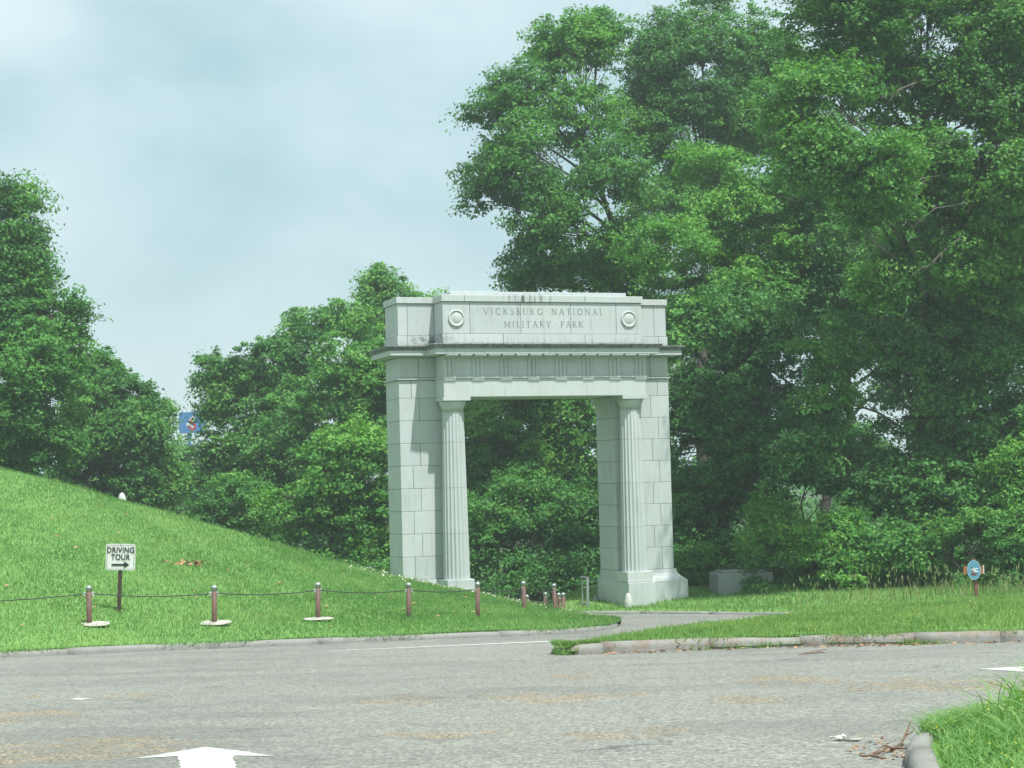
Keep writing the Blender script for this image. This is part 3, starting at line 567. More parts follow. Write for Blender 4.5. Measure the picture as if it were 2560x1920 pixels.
# ------------------------------------------------------------------ grass blades (uncountable)
def blades(name, pos, h, w, mat, bend=0.35, tint=None, segs=1, parent=None):
    n = len(pos); a = rng.uniform(0, 2 * np.pi, n); h = h * rng.uniform(0.55, 1.35, n); w = w * rng.uniform(0.7, 1.3, n)
    side = np.stack([np.cos(a), np.sin(a), np.zeros(n)], 1) * (w / 2)[:, None]
    b = rng.uniform(0, 2 * np.pi, n); ld = np.stack([np.cos(b), np.sin(b), np.zeros(n)], 1) * (h * bend * rng.uniform(0.2, 1.6, n))[:, None]
    upv = np.stack([np.zeros(n), np.zeros(n), h], 1)
    if tint is None: tint = rng.normal(0.5, 0.2, n)
    if segs == 1:
        return soup(name, np.stack([pos - side, pos + side, pos + upv + ld], 1), 3, tint, mat, parent)
    V = []; T = []
    for s in range(segs):
        t0, t1 = s / segs, (s + 1) / segs
        c0 = pos + upv * (t0 - 0.25 * t0 ** 3) + ld * t0 ** 2 * 1.6; c1 = pos + upv * (t1 - 0.25 * t1 ** 3) + ld * t1 ** 2 * 1.6
        s0 = side * (1 - t0 ** 1.5); s1 = side * max(0.06, 1 - t1 ** 1.5)
        V.append(np.stack([c0 - s0, c0 + s0, c1 + s1, c1 - s1], 1)); T.append(tint)
    return soup(name, np.concatenate(V), 4, np.concatenate(T), mat, parent)
def patchy(x, y):
    return 0.5 + 0.22 * np.sin(x * 0.9 + 1.3 * np.sin(y * 0.5)) * np.sin(y * 0.8 + 0.7 * np.sin(x * 0.6)) + 0.10 * np.sin(x * 2.7 + y * 1.9) * np.sin(y * 3.1 - x)
n = 170000
fx = rng.uniform(8, len(MC) - 1.001, n); t = rng.uniform(0, 1.12, n) ** 0.8 * 1.0
p = mound_pt(fx, t); keep = np.isfinite(p).all(1); p = p[keep]
tag(blades('mound_grass', p, 0.070, 0.021, 'grass', tint=patchy(p[:, 0], p[:, 1]) + rng.normal(0, 0.14, len(p))), 'short mown green grass covering the left mound', 'grass', kind='stuff')
n = 5000; fx = rng.uniform(8, len(MC) - 1.001, n); t = np.concatenate([rng.uniform(0.0, 1.0, n // 2), rng.normal(0.99, 0.02, n - n // 2)]); p = mound_pt(fx, np.clip(t, 0, 1.1))
k = np.sin(p[:, 0] * 1.7 + np.sin(p[:, 1] * 1.1)) + rng.normal(0, .5, n) > 0.2; p = p[k]
tag(blades('tufts', p, 0.15, 0.026, 'grass_dry', bend=0.5, tint=rng.normal(0.55, 0.2, len(p))), 'taller uneven tufts in the mound grass and along its crest', 'grass', kind='stuff')
def scatter(poly, n, zf, box_=None):
    pa = np.array([q[:2] for q in poly]); lo, hi = pa.min(0), pa.max(0)
    if box_: lo = np.maximum(lo, box_[:2]); hi = np.minimum(hi, box_[2:])
    x = rng.uniform(lo[0], hi[0], n); y = rng.uniform(lo[1], hi[1], n); k = inside(poly, x, y); x, y = x[k], y[k]
    return np.stack([x, y, zf(x, y)], 1)
p = scatter(IS, 130000, island_z, (-1, 29, 18, 50))
tag(blades('island_grass', p, 0.085, 0.026, 'grass_dry', tint=0.1 + patchy(p[:, 0] * 1.7, p[:, 1] * 1.7) + rng.normal(0.03, 0.16, len(p))), 'longer yellow-green grass on the kerbed road island', 'grass', kind='stuff')
p = scatter(IS, 3400, island_z, (-1, 29, 18, 50)); p[:, 2] += 0.02
tag(blades('tall_island_grass', p, 0.17, 0.02, 'grass_dry', bend=0.25), 'scattered taller grass blades on the road island', 'grass', kind='stuff')
p = scatter(IS, 4200, island_z, (3.5, 30, 18, 50)); p[:, 2] += rng.uniform(0.05, 0.10, len(p)); n = len(p)
q = rng.normal(0, 0.010, (n, 4, 3)); q[:, :, 2] *= 0.5
tag(soup('buttercup_flowers', p[:, None] + q, 4, np.full(n, .5), 'buttercup'), 'tiny yellow flowers in the island grass', 'flowers', kind='stuff')
p = scatter(VG, 60000, verge_z, (0, 44, 24, 63))
tag(blades('verge_grass', p, 0.10, 0.03, 'grass_dry', tint=patchy(p[:, 0], p[:, 1]) + rng.normal(0.02, 0.16, len(p))), 'grass on the verge between arch and bushes', 'grass', kind='stuff')
p = scatter(FI, 60000, front_z, (2.0, 8, 9, 22)); ed = edge_dist(FI, p[:, 0], p[:, 1]); p = p[ed > 0.06]
tag(blades('corner_grass', p, 0.13, 0.014, 'grass', bend=0.7, segs=2, tint=patchy(p[:, 0] * 3, p[:, 1] * 3) + rng.normal(0, 0.17, len(p))), 'thick green grass on the near right corner', 'grass', kind='stuff')
IK = np.array(FIK[3:9]); n = 3600; s_ = rng.uniform(0, 1, n); ii = rng.integers(0, len(IK) - 1, n); c2 = IK[ii] * (1 - s_[:, None]) + IK[ii + 1] * s_[:, None]
c2[:, 0] += 0.10 + rng.uniform(-0.02, 0.22, n); c2[:, 1] -= 0.03; k = c2[:, 1] > 14.55 + rng.normal(0, .12, n); c2 = c2[k]
p = np.stack([c2[:, 0], c2[:, 1], RZ(c2[:, 1]) + 0.15], 1)
tag(blades('kerb_edge_grass', p, 0.14, 0.014, 'grass', bend=0.9, segs=2, tint=rng.normal(0.5, 0.18, len(p))), 'grass spilling over the near corner kerb', 'grass', kind='stuff')
p = scatter(FI, 24000, front_z, (3.3, 11, 8, 20.5)); ed = edge_dist(FI, p[:, 0], p[:, 1]); p = p[ed > 0.2]; k = rng.uniform(size=len(p)) < np.clip(0.06 + (p[:, 0] - 3.75) * 0.55, 0, 1) * (0.35 + 0.65 * (np.sin(p[:, 0] * 5) * np.sin(p[:, 1] * 3.1) > 0)); p = p[k]
tag(blades('long_corner_grass', p, 0.46, 0.020, 'grass', bend=0.7, segs=4, tint=rng.normal(0.55, 0.18, len(p))), 'long arching grass blades on the near right corner', 'grass', kind='stuff')
p = scatter(FI, 5000, front_z, (2.4, 8, 9, 22)); p[:, 2] += rng.uniform(0.12, 0.2, len(p)); n = len(p)
q = rng.normal(0, 0.0045, (n, 4, 3))
tag(soup('corner_flowers', p[:, None] + q, 4, np.full(n, .5), 'buttercup'), 'tiny yellow flowers in the near corner grass', 'flowers', kind='stuff')
IF_ = np.array([q[:2] for q in ISLAND_FRONT]); n = 1500; s_ = rng.uniform(0, 1, n); ii = rng.integers(0, 7, n); c2 = IF_[ii] * (1 - s_[:, None]) + IF_[ii + 1] * s_[:, None]
k = (np.sin(c2[:, 0] * 1.9 + 0.6) + 0.6 * np.sin(c2[:, 0] * 4.7) + rng.normal(0, .35, n)) > 0.75; c2 = c2[k]; c2[:, 1] -= np.abs(rng.normal(0.0, 0.07, len(c2)))
tag(blades('kerb_foot_grass', np.stack([c2[:, 0], c2[:, 1], RZ(c2[:, 1])], 1), 0.11, 0.022, 'grass_dry', bend=0.6), 'weedy grass tufts along the foot of the island kerb', 'grass', kind='stuff')
n = 5200; s_ = rng.uniform(0, 1, n); ii = rng.integers(0, 8, n); c2 = IF_[ii] * (1 - s_[:, None]) + IF_[ii + 1] * s_[:, None]; c2[:, 1] += 0.27 - np.abs(rng.normal(0, 0.07, n)) * (1 + np.sin(c2[:, 0] * 2.2 + 1)); z_ = RZ(c2[:, 1]) + 0.15
k = c2[:, 0] < 12
tag(blades('kerb_top_grass', np.stack([c2[:, 0], c2[:, 1], z_], 1)[k], 0.09, 0.022, 'grass_dry', bend=0.8), 'grass hanging over the island kerb top', 'grass', kind='stuff')
KL = np.array([q[:2] for q in KERB_LEFT]); n = 5200; s_ = rng.uniform(0, 1, n); ii = rng.integers(2, len(KL) - 1, n); c2 = KL[ii] * (1 - s_[:, None]) + KL[ii + 1] * s_[:, None]; c2[:, 1] += 0.26 - np.abs(rng.normal(0, 0.09, n)) * (1 + np.sin(c2[:, 0] * 1.7)); z_ = RZ(c2[:, 1]) + 0.10
tag(blades('kerb_top_grass', np.stack([c2[:, 0], c2[:, 1], z_], 1), 0.08, 0.022, 'grass', bend=0.8), 'grass hanging over the mound kerb', 'grass', kind='stuff')
# white clover along the crest of the mound tip
n = 520; fx = rng.uniform(25.5, len(MC) - 1.2, n); t = rng.normal(0.985, 0.028, n); p = mound_pt(fx, np.clip(t, 0, 1.1)); p[:, 2] += rng.uniform(0.05, 0.12, n)
tag(soup('clover_flowers', p[:, None] + rng.normal(0, 0.017, (n, 4, 3)), 4, np.full(n, .5), 'clover'), 'white clover heads along the mound crest', 'flowers', kind='stuff')
# dead leaves on the mound
n = 300; fx = rng.uniform(10, len(MC) - 2, n); t = rng.uniform(0.03, 0.9, n) ** 0.9; p = mound_pt(fx, t); p[:, 2] += 0.075
q = rng.normal(0, 1, (n, 4, 3)) * np.array([0.042, 0.045, 0.014])
tag(soup('fallen_leaves', p[:, None] + q * rng.uniform(0.4, 1.2, (n, 1, 1)), 4, np.full(n, .5), 'dead_leaf'), 'brown dead leaves scattered on the mound grass', 'leaves', kind='stuff')

# ------------------------------------------------------------------ kerbs
def kerb(name, path, prof, seg, mat, rs, dip=None):
    root = tag(empty(name), kind='structure'); rr = random.Random(rs)
    P = [Vector((p[0], p[1], 0)) for p in path]; cum = [0]
    for a, b in zip(P, P[1:]): cum.append(cum[-1] + (b - a).length)
    def at(s):
        for i in range(len(P) - 1):
            if s <= cum[i + 1] or i == len(P) - 2:
                k = (s - cum[i]) / (cum[i + 1] - cum[i]); return P[i].lerp(P[i + 1], k), i
    s = 0.0; first = True
    while s < cum[-1] - 0.2:
        e = min(cum[-1], s + seg * rr.uniform(0.55, 1.35)); n = max(2, int((e - s) / 0.5) + 1)
        bm = bmesh.new(); rings = []; dz = rr.uniform(-0.012, 0.012); dx = rr.uniform(-0.02, 0.02)
        for k in range(n + 1):
            ss = s + 0.004 + (e - s - 0.008) * k / n; c, i = at(ss); c2 = at(min(cum[-1], ss + 0.3))[0]; c1 = at(max(0, ss - 0.3))[0]
            d = (c2 - c1).normalized(); nr = Vector((-d.y, d.x, 0))
            j = [rr.uniform(-0.007, 0.007) for _ in prof]; hs = dip(ss) if dip else 1.0
            rings.append([bm.verts.new((c.x + nr.x * (o + dx), c.y + nr.y * (o + dx), road_z(c.y) + (h * hs if h > 0 else h) + (dz + jj if h > 0.03 else 0))) for (o, h), jj in zip(prof, j)])
        for q, w in zip(rings, rings[1:]):
            for k in range(len(prof) - 1): bm.faces.new((q[k], w[k], w[k + 1], q[k + 1]))
        bm.faces.new(rings[0]); bm.faces.new(rings[-1][::-1])
        bmesh.ops.recalc_face_normals(bm, faces=bm.faces)
        bm_obj('kerb_stone', bm, mat, root, True); s = e
    return root
kerb('mound_kerb', KERB_LEFT, [(0, -0.05), (0.0, 0.05), (0.03, 0.095), (0.08, 0.115), (0.18, 0.12), (0.22, 0.10), (0.22, -0.05)], 2.6, 'kerb_grey', 3)
broken = lambda s: 1.0 - 0.5 * math.exp(-(s / 0.8) ** 2) - 0.20 * math.exp(-((s - 4.6) / 0.55) ** 2) - 0.15 * math.exp(-((s - 6.2) / 0.3) ** 2)
kerb('island_kerb', [(ISLAND_FRONT[0][0] - 0.03, ISLAND_FRONT[0][1] + 0.25)] + ISLAND_FRONT[1:], [(-0.0, -0.05), (0.01, 0.08), (0.03, 0.13), (0.07, 0.165), (0.13, 0.185), (0.20, 0.18), (0.25, 0.15), (0.27, -0.05)], 1.5, 'kerb_rust', 9, broken)
kerb('corner_kerb', FIK[::-1], [(0.0, -0.05), (0.004, 0.08), (0.025, 0.125), (0.06, 0.155), (0.11, 0.17), (0.17, 0.165), (0.195, 0.14), (0.20, -0.05)], 1.7, 'kerb_grey', 5)
kerb('verge_kerb', ROAD_FAR + [(12, 49.5), (20, 47.9)], [(0, -0.05), (0.0, 0.03), (0.03, 0.06), (0.12, 0.07), (0.16, -0.05)], 2.2, 'kerb_grey', 6)

# ------------------------------------------------------------------ the memorial arch (local frame: x along front, y to the rear, z up)
arch = empty('memorial_arch', (-3.40, 53.95, 0), R(19.5))
tag(arch, 'tall grey granite memorial arch with fluted columns over the park road', 'arch')
DEP = 1.45; BEV = 0.008
def stone(par, u0, u1, w0, w1, z0, z1, mat='granite', name='stone_block', g=0.005, bev=BEV):
    return box(name, (u0 + g, w0 + g, z0 + g), (u1 - g, w1 - g, z1 - g), mat, par, bev)
for side in (0, 1):
    mu = (lambda a, b: (a, b)) if side == 0 else (lambda a, b: (8.86 - b, 8.86 - a))
    u0, u1 = mu(0.03, 1.89)
    pier = box('pier', (u0, 0.03, 0.05), (u1, DEP - 0.03, 8.02), 'mortar', arch)
    edges = [7.33, 6.79] + [6.79 - 0.68 * k for k in range(1, 9)]
    for k, (zt, zb) in enumerate(zip(edges, edges[1:])):
        j = 0.39 if k % 2 == 0 else 0.63
        for a, b in ((0, j), (j, 1.92)):
            q = mu(a, b); stone(pier, q[0], q[1], 0, DEP, zb, zt)
    for a, b in ((-0.055, 0.63), (0.63, 1.92)):
        q = mu(a, b); stone(pier, q[0], q[1], -0.055, DEP + 0.055, 7.335, 7.40, name='string_course', bev=0.008)
    for a, b in ((0, 0.63), (0.63, 1.92)):
        q = mu(a, b); stone(pier, q[0], q[1], 0, DEP, 7.40, 8.02)
    # flared base under the wing of the pier
    prof = [(0.36, -0.2), (0.36, 1.00), (0.30, 1.02), (0.27, 1.06), (0.16, 1.13), (0.08, 1.22), (0.05, 1.345)]
    bm = bmesh.new(); rings = []
    for o, z in prof:
        a, b = mu(-o, 1.90 + (0.04 if z < 1.01 else 0.02))
        rings.append([bm.verts.new(c) for c in ((a, -o * 0.6, z), (b, -o * 0.6, z), (b, DEP + o * 0.6, z), (a, DEP + o * 0.6, z))])
    for q, w in zip(rings, rings[1:]):
        for k in range(4): bm.faces.new((q[k], q[(k + 1) % 4], w[(k + 1) % 4], w[k]))
    bm.faces.new(rings[-1]); bm.faces.new(rings[0][::-1])
    bm_obj('pier_base', bm, 'granite', pier)
    # anta capital on the inner face
    for za, zb, o in ((6.50, 6.56, 0.03), (6.56, 6.62, 0.07), (6.62, 6.77, 0.12)):
        q = mu(1.90, 1.92 + o); stone(pier, q[0], q[1], 0.10, DEP + o, za, zb, name='anta_moulding', g=0.001, bev=0.004)
    # plinth and column
    cu = 1.54 if side == 0 else 7.32; cw = -0.44
    pl = stone(arch, cu - 0.43, cu + 0.43, -0.875, 0.0, 1.02, 1.35, name='plinth')
    q = mu(1.05, 1.97); bm = bmesh.new(); add_box(bm, (q[0], -0.93, -0.3), (q[1], -0.003, 1.015), 0.012); bm_obj('plinth_block', bm, 'granite', pl)
    q = mu(1.93, 1.97); bm = bmesh.new(); add_box(bm, (q[0] if side == 0 else q[0], 0.0, -0.3), (q[1] if side == 0 else q[1], DEP + 0.08, 1.012), 0.006); bm_obj('plinth_side', bm, 'granite', pl)
    zs = [1.345, 2.71, 4.07, 5.43, 6.36]; NF = 20; sub = 6
    colp = None
    for k, (za, zb) in enumerate(zip(zs, zs[1:])):
        bm = bmesh.new(); rings = []
        for z in np.linspace(za + 0.004, zb - 0.004, 4):
            tt = max(0.0, (z - 1.35) / 5.05); rad = 0.396 - 0.072 * tt ** 1.25
            ring = []
            for i in range(NF * sub):
                fr = (i % sub) / sub; r_ = rad * (1 - 0.085 * math.sin(math.pi * fr) ** 0.75); an = 2 * math.pi * i / (NF * sub)
                ring.append(bm.verts.new((cu + r_ * math.cos(an), cw + r_ * math.sin(an), z)))
            rings.append(ring)
        m_ = NF * sub
        for a, b in zip(rings, rings[1:]):
            for i in range(m_): bm.faces.new((a[i], a[(i + 1) % m_], b[(i + 1) % m_], b[i]))
        bm.faces.new(rings[-1]); bm.faces.new(rings[0][::-1])
        if colp is None: colp = bm_obj('column', bm, 'granite', arch)
        else: bm_obj('column_drum', bm, 'granite', colp)
    bm = bmesh.new(); add_lathe(bm, [(0.30, 1.36), (0.30, 6.40)], 24, (cu, cw, 0)); bm_obj('column_core', bm, 'mortar', colp)
    bm = bmesh.new(); add_lathe(bm, [(0.318, 6.365), (0.318, 6.42), (0.332, 6.425), (0.332, 6.44), (0.342, 6.445), (0.342, 6.46), (0.36, 6.50), (0.395, 6.57), (0.415, 6.63), (0.41, 6.662)], 40, (cu, cw, 0))
    o = bm_obj('capital', bm, 'granite', colp); o.data.shade_smooth()
    stone(colp, cu - 0.425, cu + 0.425, -0.90, -0.02, 6.663, 6.772, name='abacus', g=0.0, bev=0.006)

# entablature
ent = box('entablature', (1.16, -0.80, 6.82), (7.66, DEP - 0.02, 8.03), 'mortar', arch)
stone(ent, 1.14, 7.69, -0.88, -0.04, 6.775, 7.325, name='architrave', g=0.0)
stone(ent, 1.925, 6.935, -0.03, DEP, 6.79, 8.02, name='inner_lintel', g=0.0)
stone(ent, 1.11, 7.72, -0.925, -0.03, 7.328, 7.388, name='taenia', g=0.0, bev=0.006)
stone(ent, 1.15, 7.68, -0.85, -0.05, 7.389, 8.015, name='frieze', g=0.0)
tri = [1.335] + [2.225 + 0.8875 * k for k in range(6)] + [7.525]
def guttae(par, u0, u1, w, z, n=6, h=0.035, r=0.02, mat='granite'):
    bm = bmesh.new()
    for k in range(n):
        add_lathe(bm, [(r, 0), (r * 0.75, h)], 8, (u0 + (u1 - u0) * (k + 0.5) / n, w, z))
    return tag(bm_obj('guttae', bm, mat, par), kind='stuff')
for c in tri:
    t_ = None
    pr = [(-0.183, -0.845), (-0.183, -0.872), (-0.168, -0.888), (-0.085, -0.888), (-0.062, -0.856), (-0.038, -0.888), (0.038, -0.888), (0.062, -0.856), (0.085, -0.888), (0.168, -0.888), (0.183, -0.872), (0.183, -0.845)]
    bm = bmesh.new(); lo_ = [bm.verts.new((c + u, w, 7.39)) for u, w in pr]; hi_ = [bm.verts.new((c + u, w, 7.93)) for u, w in pr]; n_ = len(pr)
    for k in range(n_): bm.faces.new((lo_[k], lo_[(k + 1) % n_], hi_[(k + 1) % n_], hi_[k]))
    bm.faces.new(lo_[::-1]); bm.faces.new(hi_); bmesh.ops.recalc_face_normals(bm, faces=bm.faces); t_ = bm_obj('triglyph', bm, 'granite', ent)
    box('triglyph_cap', (c - 0.187, -0.895, 7.931), (c + 0.187, -0.845, 7.998), 'granite', t_, 0.004)
    r_ = box('regula', (c - 0.187, -0.915, 7.288), (c + 0.187, -0.878, 7.3265), 'granite', ent, 0.004)
    guttae(r_, c - 0.187, c + 0.187, -0.898, 7.252)
for k in range(15):                                    # mutules under the corona
    c = 1.335 + 0.4422 * k
    mu_ = box('mutule', (c - 0.185, -1.20, 8.00), (c + 0.185, -0.89, 8.032), 'granite', ent, 0.004)
    for w in (-1.17, -1.05): guttae(mu_, c - 0.185, c + 0.185, w, 7.968)
# cornice: wings, then the projecting centre, each in joined stones
cor = box('cornice', (0.0, 0.02, 8.025), (8.86, DEP - 0.02, 8.30), 'mortar', arch)
def band(u0, u1, w0, w1, z0, z1, joints, name):
    js = [u0] + joints + [u1]
    for a, b in zip(js, js[1:]): stone(cor, a, b, w0, w1, z0, z1, name=name, g=0.003, bev=0.006)
band(-0.20, 9.06, -0.20, DEP + 0.2, 8.022, 8.050, [0.8, 7.9], 'bed_moulding')
for a, b in ((-0.34, 0.95), (7.91, 9.20)):
    band(a, b, -0.34, DEP + 0.34, 8.050, 8.205, [0.40] if a < 0 else [8.0], 'corona')
    for z0, z1, p in ((8.205, 8.235, 0.33), (8.235, 8.275, 0.36), (8.275, 8.312, 0.40), (8.312, 8.352, 0.425)):
        band(a + 0.34 - p if a < 0 else 7.9, 0.94 if a < 0 else b - 0.34 + p, -p, DEP + p, z0, z1, [0.40] if a < 0 else [8.02], 'cyma_moulding')
band(0.80, 8.04, -1.21, DEP + 0.345, 8.036, 8.200, [2.36, 4.42, 6.48], 'corona')
for z0, z1, p in ((8.200, 8.232, 0.34), (8.232, 8.272, 0.365), (8.272, 8.310, 0.40), (8.310, 8.346, 0.43)):
    band(1.13 - p, 7.71 + p, -0.88 - p, 0.6, z0, z1, [2.36, 4.42, 6.48], 'cyma_moulding')
# attic
att = box('attic', (0.04, 0.04, 8.36), (8.82, DEP - 0.04, 9.80), 'mortar', arch)
box('attic_core', (1.19, -0.82, 8.36), (7.60, 0.3, 9.80), 'mortar', att)
for a, b in ((-0.015, 0.30), (0.30, 1.15), (7.64, 8.56), (8.56, 8.875)): stone(att, a, b, -0.015, DEP + 0.015, 8.36, 8.665)
for a, b in ((0.015, 0.32), (0.32, 1.16), (7.63, 8.43), (8.43, 8.845)): stone(att, a, b, 0.015, DEP - 0.015, 8.67, 9.645)
for a, b in ((-0.03, 1.15), (7.64, 8.89)): stone(att, a, b, -0.03, DEP + 0.03, 9.65, 9.845, name='coping_stone')
js = [1.14, 3.06, 5.71, 7.65]
for a, b in zip(js, js[1:]): stone(att, a, b, -0.885, 0.3, 8.352, 8.665)
js = [1.16, 2.02, 3.64, 5.26, 6.77, 7.63]
for a, b in zip(js, js[1:]): stone(att, a, b, -0.86, 0.3, 8.667, 9.628, name='attic_panel')
js = [1.12, 1.75, 4.9, 5.73, 7.67]
js = [1.12, 1.85, 5.73, 7.67]
for a, b in zip(js, js[1:]): stone(att, a, b, -0.905, 0.34, 9.632, 9.842, name='coping_stone')
for a, b in ((1.55, 4.42), (4.42, 7.31)): stone(att, a, b, -0.43, 1.1, 9.844, 9.995, name='blocking_stone')
for c in (1.59, 7.19):
    bm = bmesh.new(); add_lathe(bm, [(0.255, 0.0), (0.255, 0.03), (0.225, 0.045), (0.205, 0.03), (0.20, 0.008), (0.15, 0.03), (0.08, 0.045), (0.0005, 0.05)], 40)
    bmesh.ops.rotate(bm, verts=bm.verts, matrix=Matrix.Rotation(R(90), 3, 'X')); bmesh.ops.translate(bm, verts=bm.verts, vec=(c, -0.861, 9.135))
    o = bm_obj('roundel', bm, 'granite', att); o.data.shade_smooth()
# flat inscription, shade of the cuts put into its dark colour, drawn stroke by stroke in Roman capitals
TK, TN = 0.135, 0.085
G = {
 'V': (0.86, [('l', .08, 1, .45, 0, TK), ('l', .45, 0, .80, 1, TN)], [(.08, 1), (.80, 1)]),
 'I': (0.30, [('l', .15, 0, .15, 1, TK)], [(.15, 0), (.15, 1)]),
 'C': (0.86, [('a', .50, .5, .42, .47, 48, 312, TK)], []),
 'K': (0.82, [('l', .15, 0, .15, 1, TK), ('l', .17, .48, .68, 1, TN), ('l', .32, .60, .76, 0, TK)], [(.15, 0), (.15, 1), (.72, 1)]),
 'S': (0.58, [('a', .29, .74, .21, .22, 30, 270, TN), ('a', .29, .27, .23, .25, -150, 90, TK)], []),
 'B': (0.64, [('l', .13, 0, .13, 1, TK), ('a', .17, .76, .32, .22, -90, 90, TN), ('a', .17, .27, .40, .26, -90, 90, TK)], [(.13, 0), (.13, 1)]),
 'U': (0.84, [('l', .15, 1, .15, .35, TK), ('a', .43, .35, .28, .33, 180, 360, TN), ('l', .71, 1, .71, .35, TN)], [(.15, 1), (.71, 1)]),
 'R': (0.76, [('l', .13, 0, .13, 1, TK), ('a', .17, .74, .36, .24, -90, 90, TN), ('l', .30, .5, .70, 0, TK)], [(.13, 0), (.13, 1)]),
 'G': (0.90, [('a', .50, .5, .42, .47, 48, 330, TK), ('l', .82, .02, .82, .42, TN)], [(.80, .42)]),
 'N': (0.92, [('l', .13, 0, .13, 1, TN), ('l', .13, 1, .79, 0, TK), ('l', .79, 0, .79, 1, TN)], [(.13, 0), (.10, 1), (.79, 1)]),
 'A': (0.84, [('l', .08, 0, .42, 1, TN), ('l', .42, 1, .78, 0, TK), ('l', .20, .36, .64, .36, TN)], [(.08, 0), (.78, 0)]),
 'T': (0.76, [('l', .38, 0, .38, 1, TK), ('l', .04, .97, .72, .97, TN)], [(.38, 0)]),
 'O': (0.94, [('a', .47, .5, .40, .47, 0, 360, TK)], []),
 'L': (0.62, [('l', .14, 0, .14, 1, TK), ('l', .14, .03, .58, .03, TN)], [(.14, 1)]),
 'M': (1.05, [('l', .14, 0, .14, 1, TN), ('l', .14, 1, .52, .1, TK), ('l', .52, .1, .90, 1, TN), ('l', .90, 1, .92, 0, TK)], [(.14, 0), (.92, 0)]),
 'Y': (0.78, [('l', .06, 1, .38, .48, TK), ('l', .38, .48, .72, 1, TN), ('l', .38, .5, .38, 0, TK)], [(.06, 1), (.72, 1), (.38, 0)]),
 'P': (0.66, [('l', .13, 0, .13, 1, TK), ('a', .17, .72, .38, .26, -90, 90, TN)], [(.13, 0), (.13, 1)])}
lev = [0]
def draw_letter(ch, u, z, h, ww):
    bm = bmesh.new()
    def quad(x0, y0, x1, y1, t):
        d = Vector((x1 - x0, y1 - y0)); n_ = Vector((-d.y, d.x)).normalized() * t / 2
        lev[0] = (lev[0] + 1) % 7; w = ww - 0.0008 - lev[0] * 0.0003
        bm.faces.new([bm.verts.new((u + x * h, w, z + y * h)) for x, y in ((x0 - n_.x, y0 - n_.y), (x1 - n_.x, y1 - n_.y), (x1 + n_.x, y1 + n_.y), (x0 + n_.x, y0 + n_.y))])
    w_, strokes, serifs = G[ch]
    for s in strokes:
        if s[0] == 'l': quad(*s[1:])
        else:
            _, cx, cy, ra, rb, a0, a1, t = s; n_ = max(6, int(abs(a1 - a0) / 20))
            for k in range(n_):
                a, b = R(a0 + (a1 - a0) * k / n_), R(a0 + (a1 - a0) * (k + 1) / n_)
                quad(cx + ra * math.cos(a), cy + rb * math.sin(a), cx + ra * math.cos(b), cy + rb * math.sin(b), t)
    for x, y in serifs: quad(x - 0.13, y, x + 0.13, y, 0.06)
    return bm_obj('letter', bm, 'letter', att)
for word, a, b, z in (('VICKSBURG', 2.45, 4.35, 9.25), ('NATIONAL', 4.64, 6.34, 9.255), ('MILITARY', 3.10, 4.61, 8.865), ('PARK', 4.93, 5.67, 8.868)):
    h = 0.19; tot = sum(G[c][0] for c in word) * h; gap = (b - a - tot) / (len(word) - 1); u = a
    for c in word: draw_letter(c, u, z, h, -0.8555); u += G[c][0] * h + gap
for u, z in ((2.27, 9.35), (4.50, 9.35), (6.52, 9.36), (2.91, 8.96), (4.745, 8.96), (5.90, 8.965)):
    flat('dot', [(u + 0.017 * a, -0.8562, z + 0.017 * b) for a, b in ((0, 1), (-1, -0.6), (1, -0.6))], 'letter', att)

# ------------------------------------------------------------------ bollards and their ropes
def make_bollard(h=0.80):
    root = empty('rope_bollard'); r = 0.058
    bm = bmesh.new(); add_lathe(bm, [(r, -0.5), (r, h - 0.10)], 16); p = bm_obj('post', bm, 'post_brown', root, False); p.data.shade_smooth()
    bm = bmesh.new(); add_lathe(bm, [(r + .004, h - 0.10), (r + .006, h - 0.03), (r + .002, h - 0.012), (0.038, h + 0.008), (0.012, h + 0.016)], 16); c = bm_obj('cap', bm, 'silver', root); c.data.shade_smooth()
    bm = bmesh.new(); add_lathe(bm, [(r + .0075, h - 0.062), (r + .0075, h - 0.045)], 16); bm_obj('cap_band', bm, 'band', c)
    return root
def eye(root, ang, h=0.80):
    ang -= root.rotation_euler.z
    bm = bmesh.new(); d = Vector((math.cos(ang), math.sin(ang), 0)); c = d * 0.088 + Vector((0, 0, h - 0.165)); s = Vector((-d.y, d.x, 0))
    pts = [c + d * 0.03 * math.cos(k * math.pi / 5) + Vector((0, 0, 0.03 * math.sin(k * math.pi / 5))) for k in range(11)]
    add_tube(bm, pts, 0.011, 6, False); add_tube(bm, [d * 0.05 + Vector((0, 0, h - 0.165)), d * 0.07 + Vector((0, 0, h - 0.165))], 0.016, 8)
    add_tube(bm, [c + Vector((0, 0, -0.03)), c + Vector((0, 0, -0.06))], 0.014, 6)
    return bm_obj('eye_bolt', bm, 'silver', root)
H0 = 0.80
blabels = ['brown bollard nearest the driving tour sign, on a concrete pad', 'brown bollard standing alone on a pale pad right of the sign', 'brown bollard on a thin white pad, third from the left',
           'brown bollard below the left pier, planted straight in the grass', 'brown bollard in front of the left column plinth', 'brown bollard on the mound tip with rope ends on both sides', 'tallest of the cluster of bollards beside the gate']
front = []
for (x, y, z), lb in zip(BOLLARDS, blabels):
    o = make_bollard(); o.location = (x, y, z - 0.02); o.rotation_euler = (R(rng.uniform(-1.6, 1.6)), R(rng.uniform(-1.6, 1.6)), rng.uniform(0, 6)); tag(o, lb, 'bollard', 'rope bollards along the grass mound'); front.append(o)
wl = [(BOLLARDS[0][0] - 4.6, BOLLARDS[0][1] - 0.6, BOLLARDS[0][2] - 0.03)]
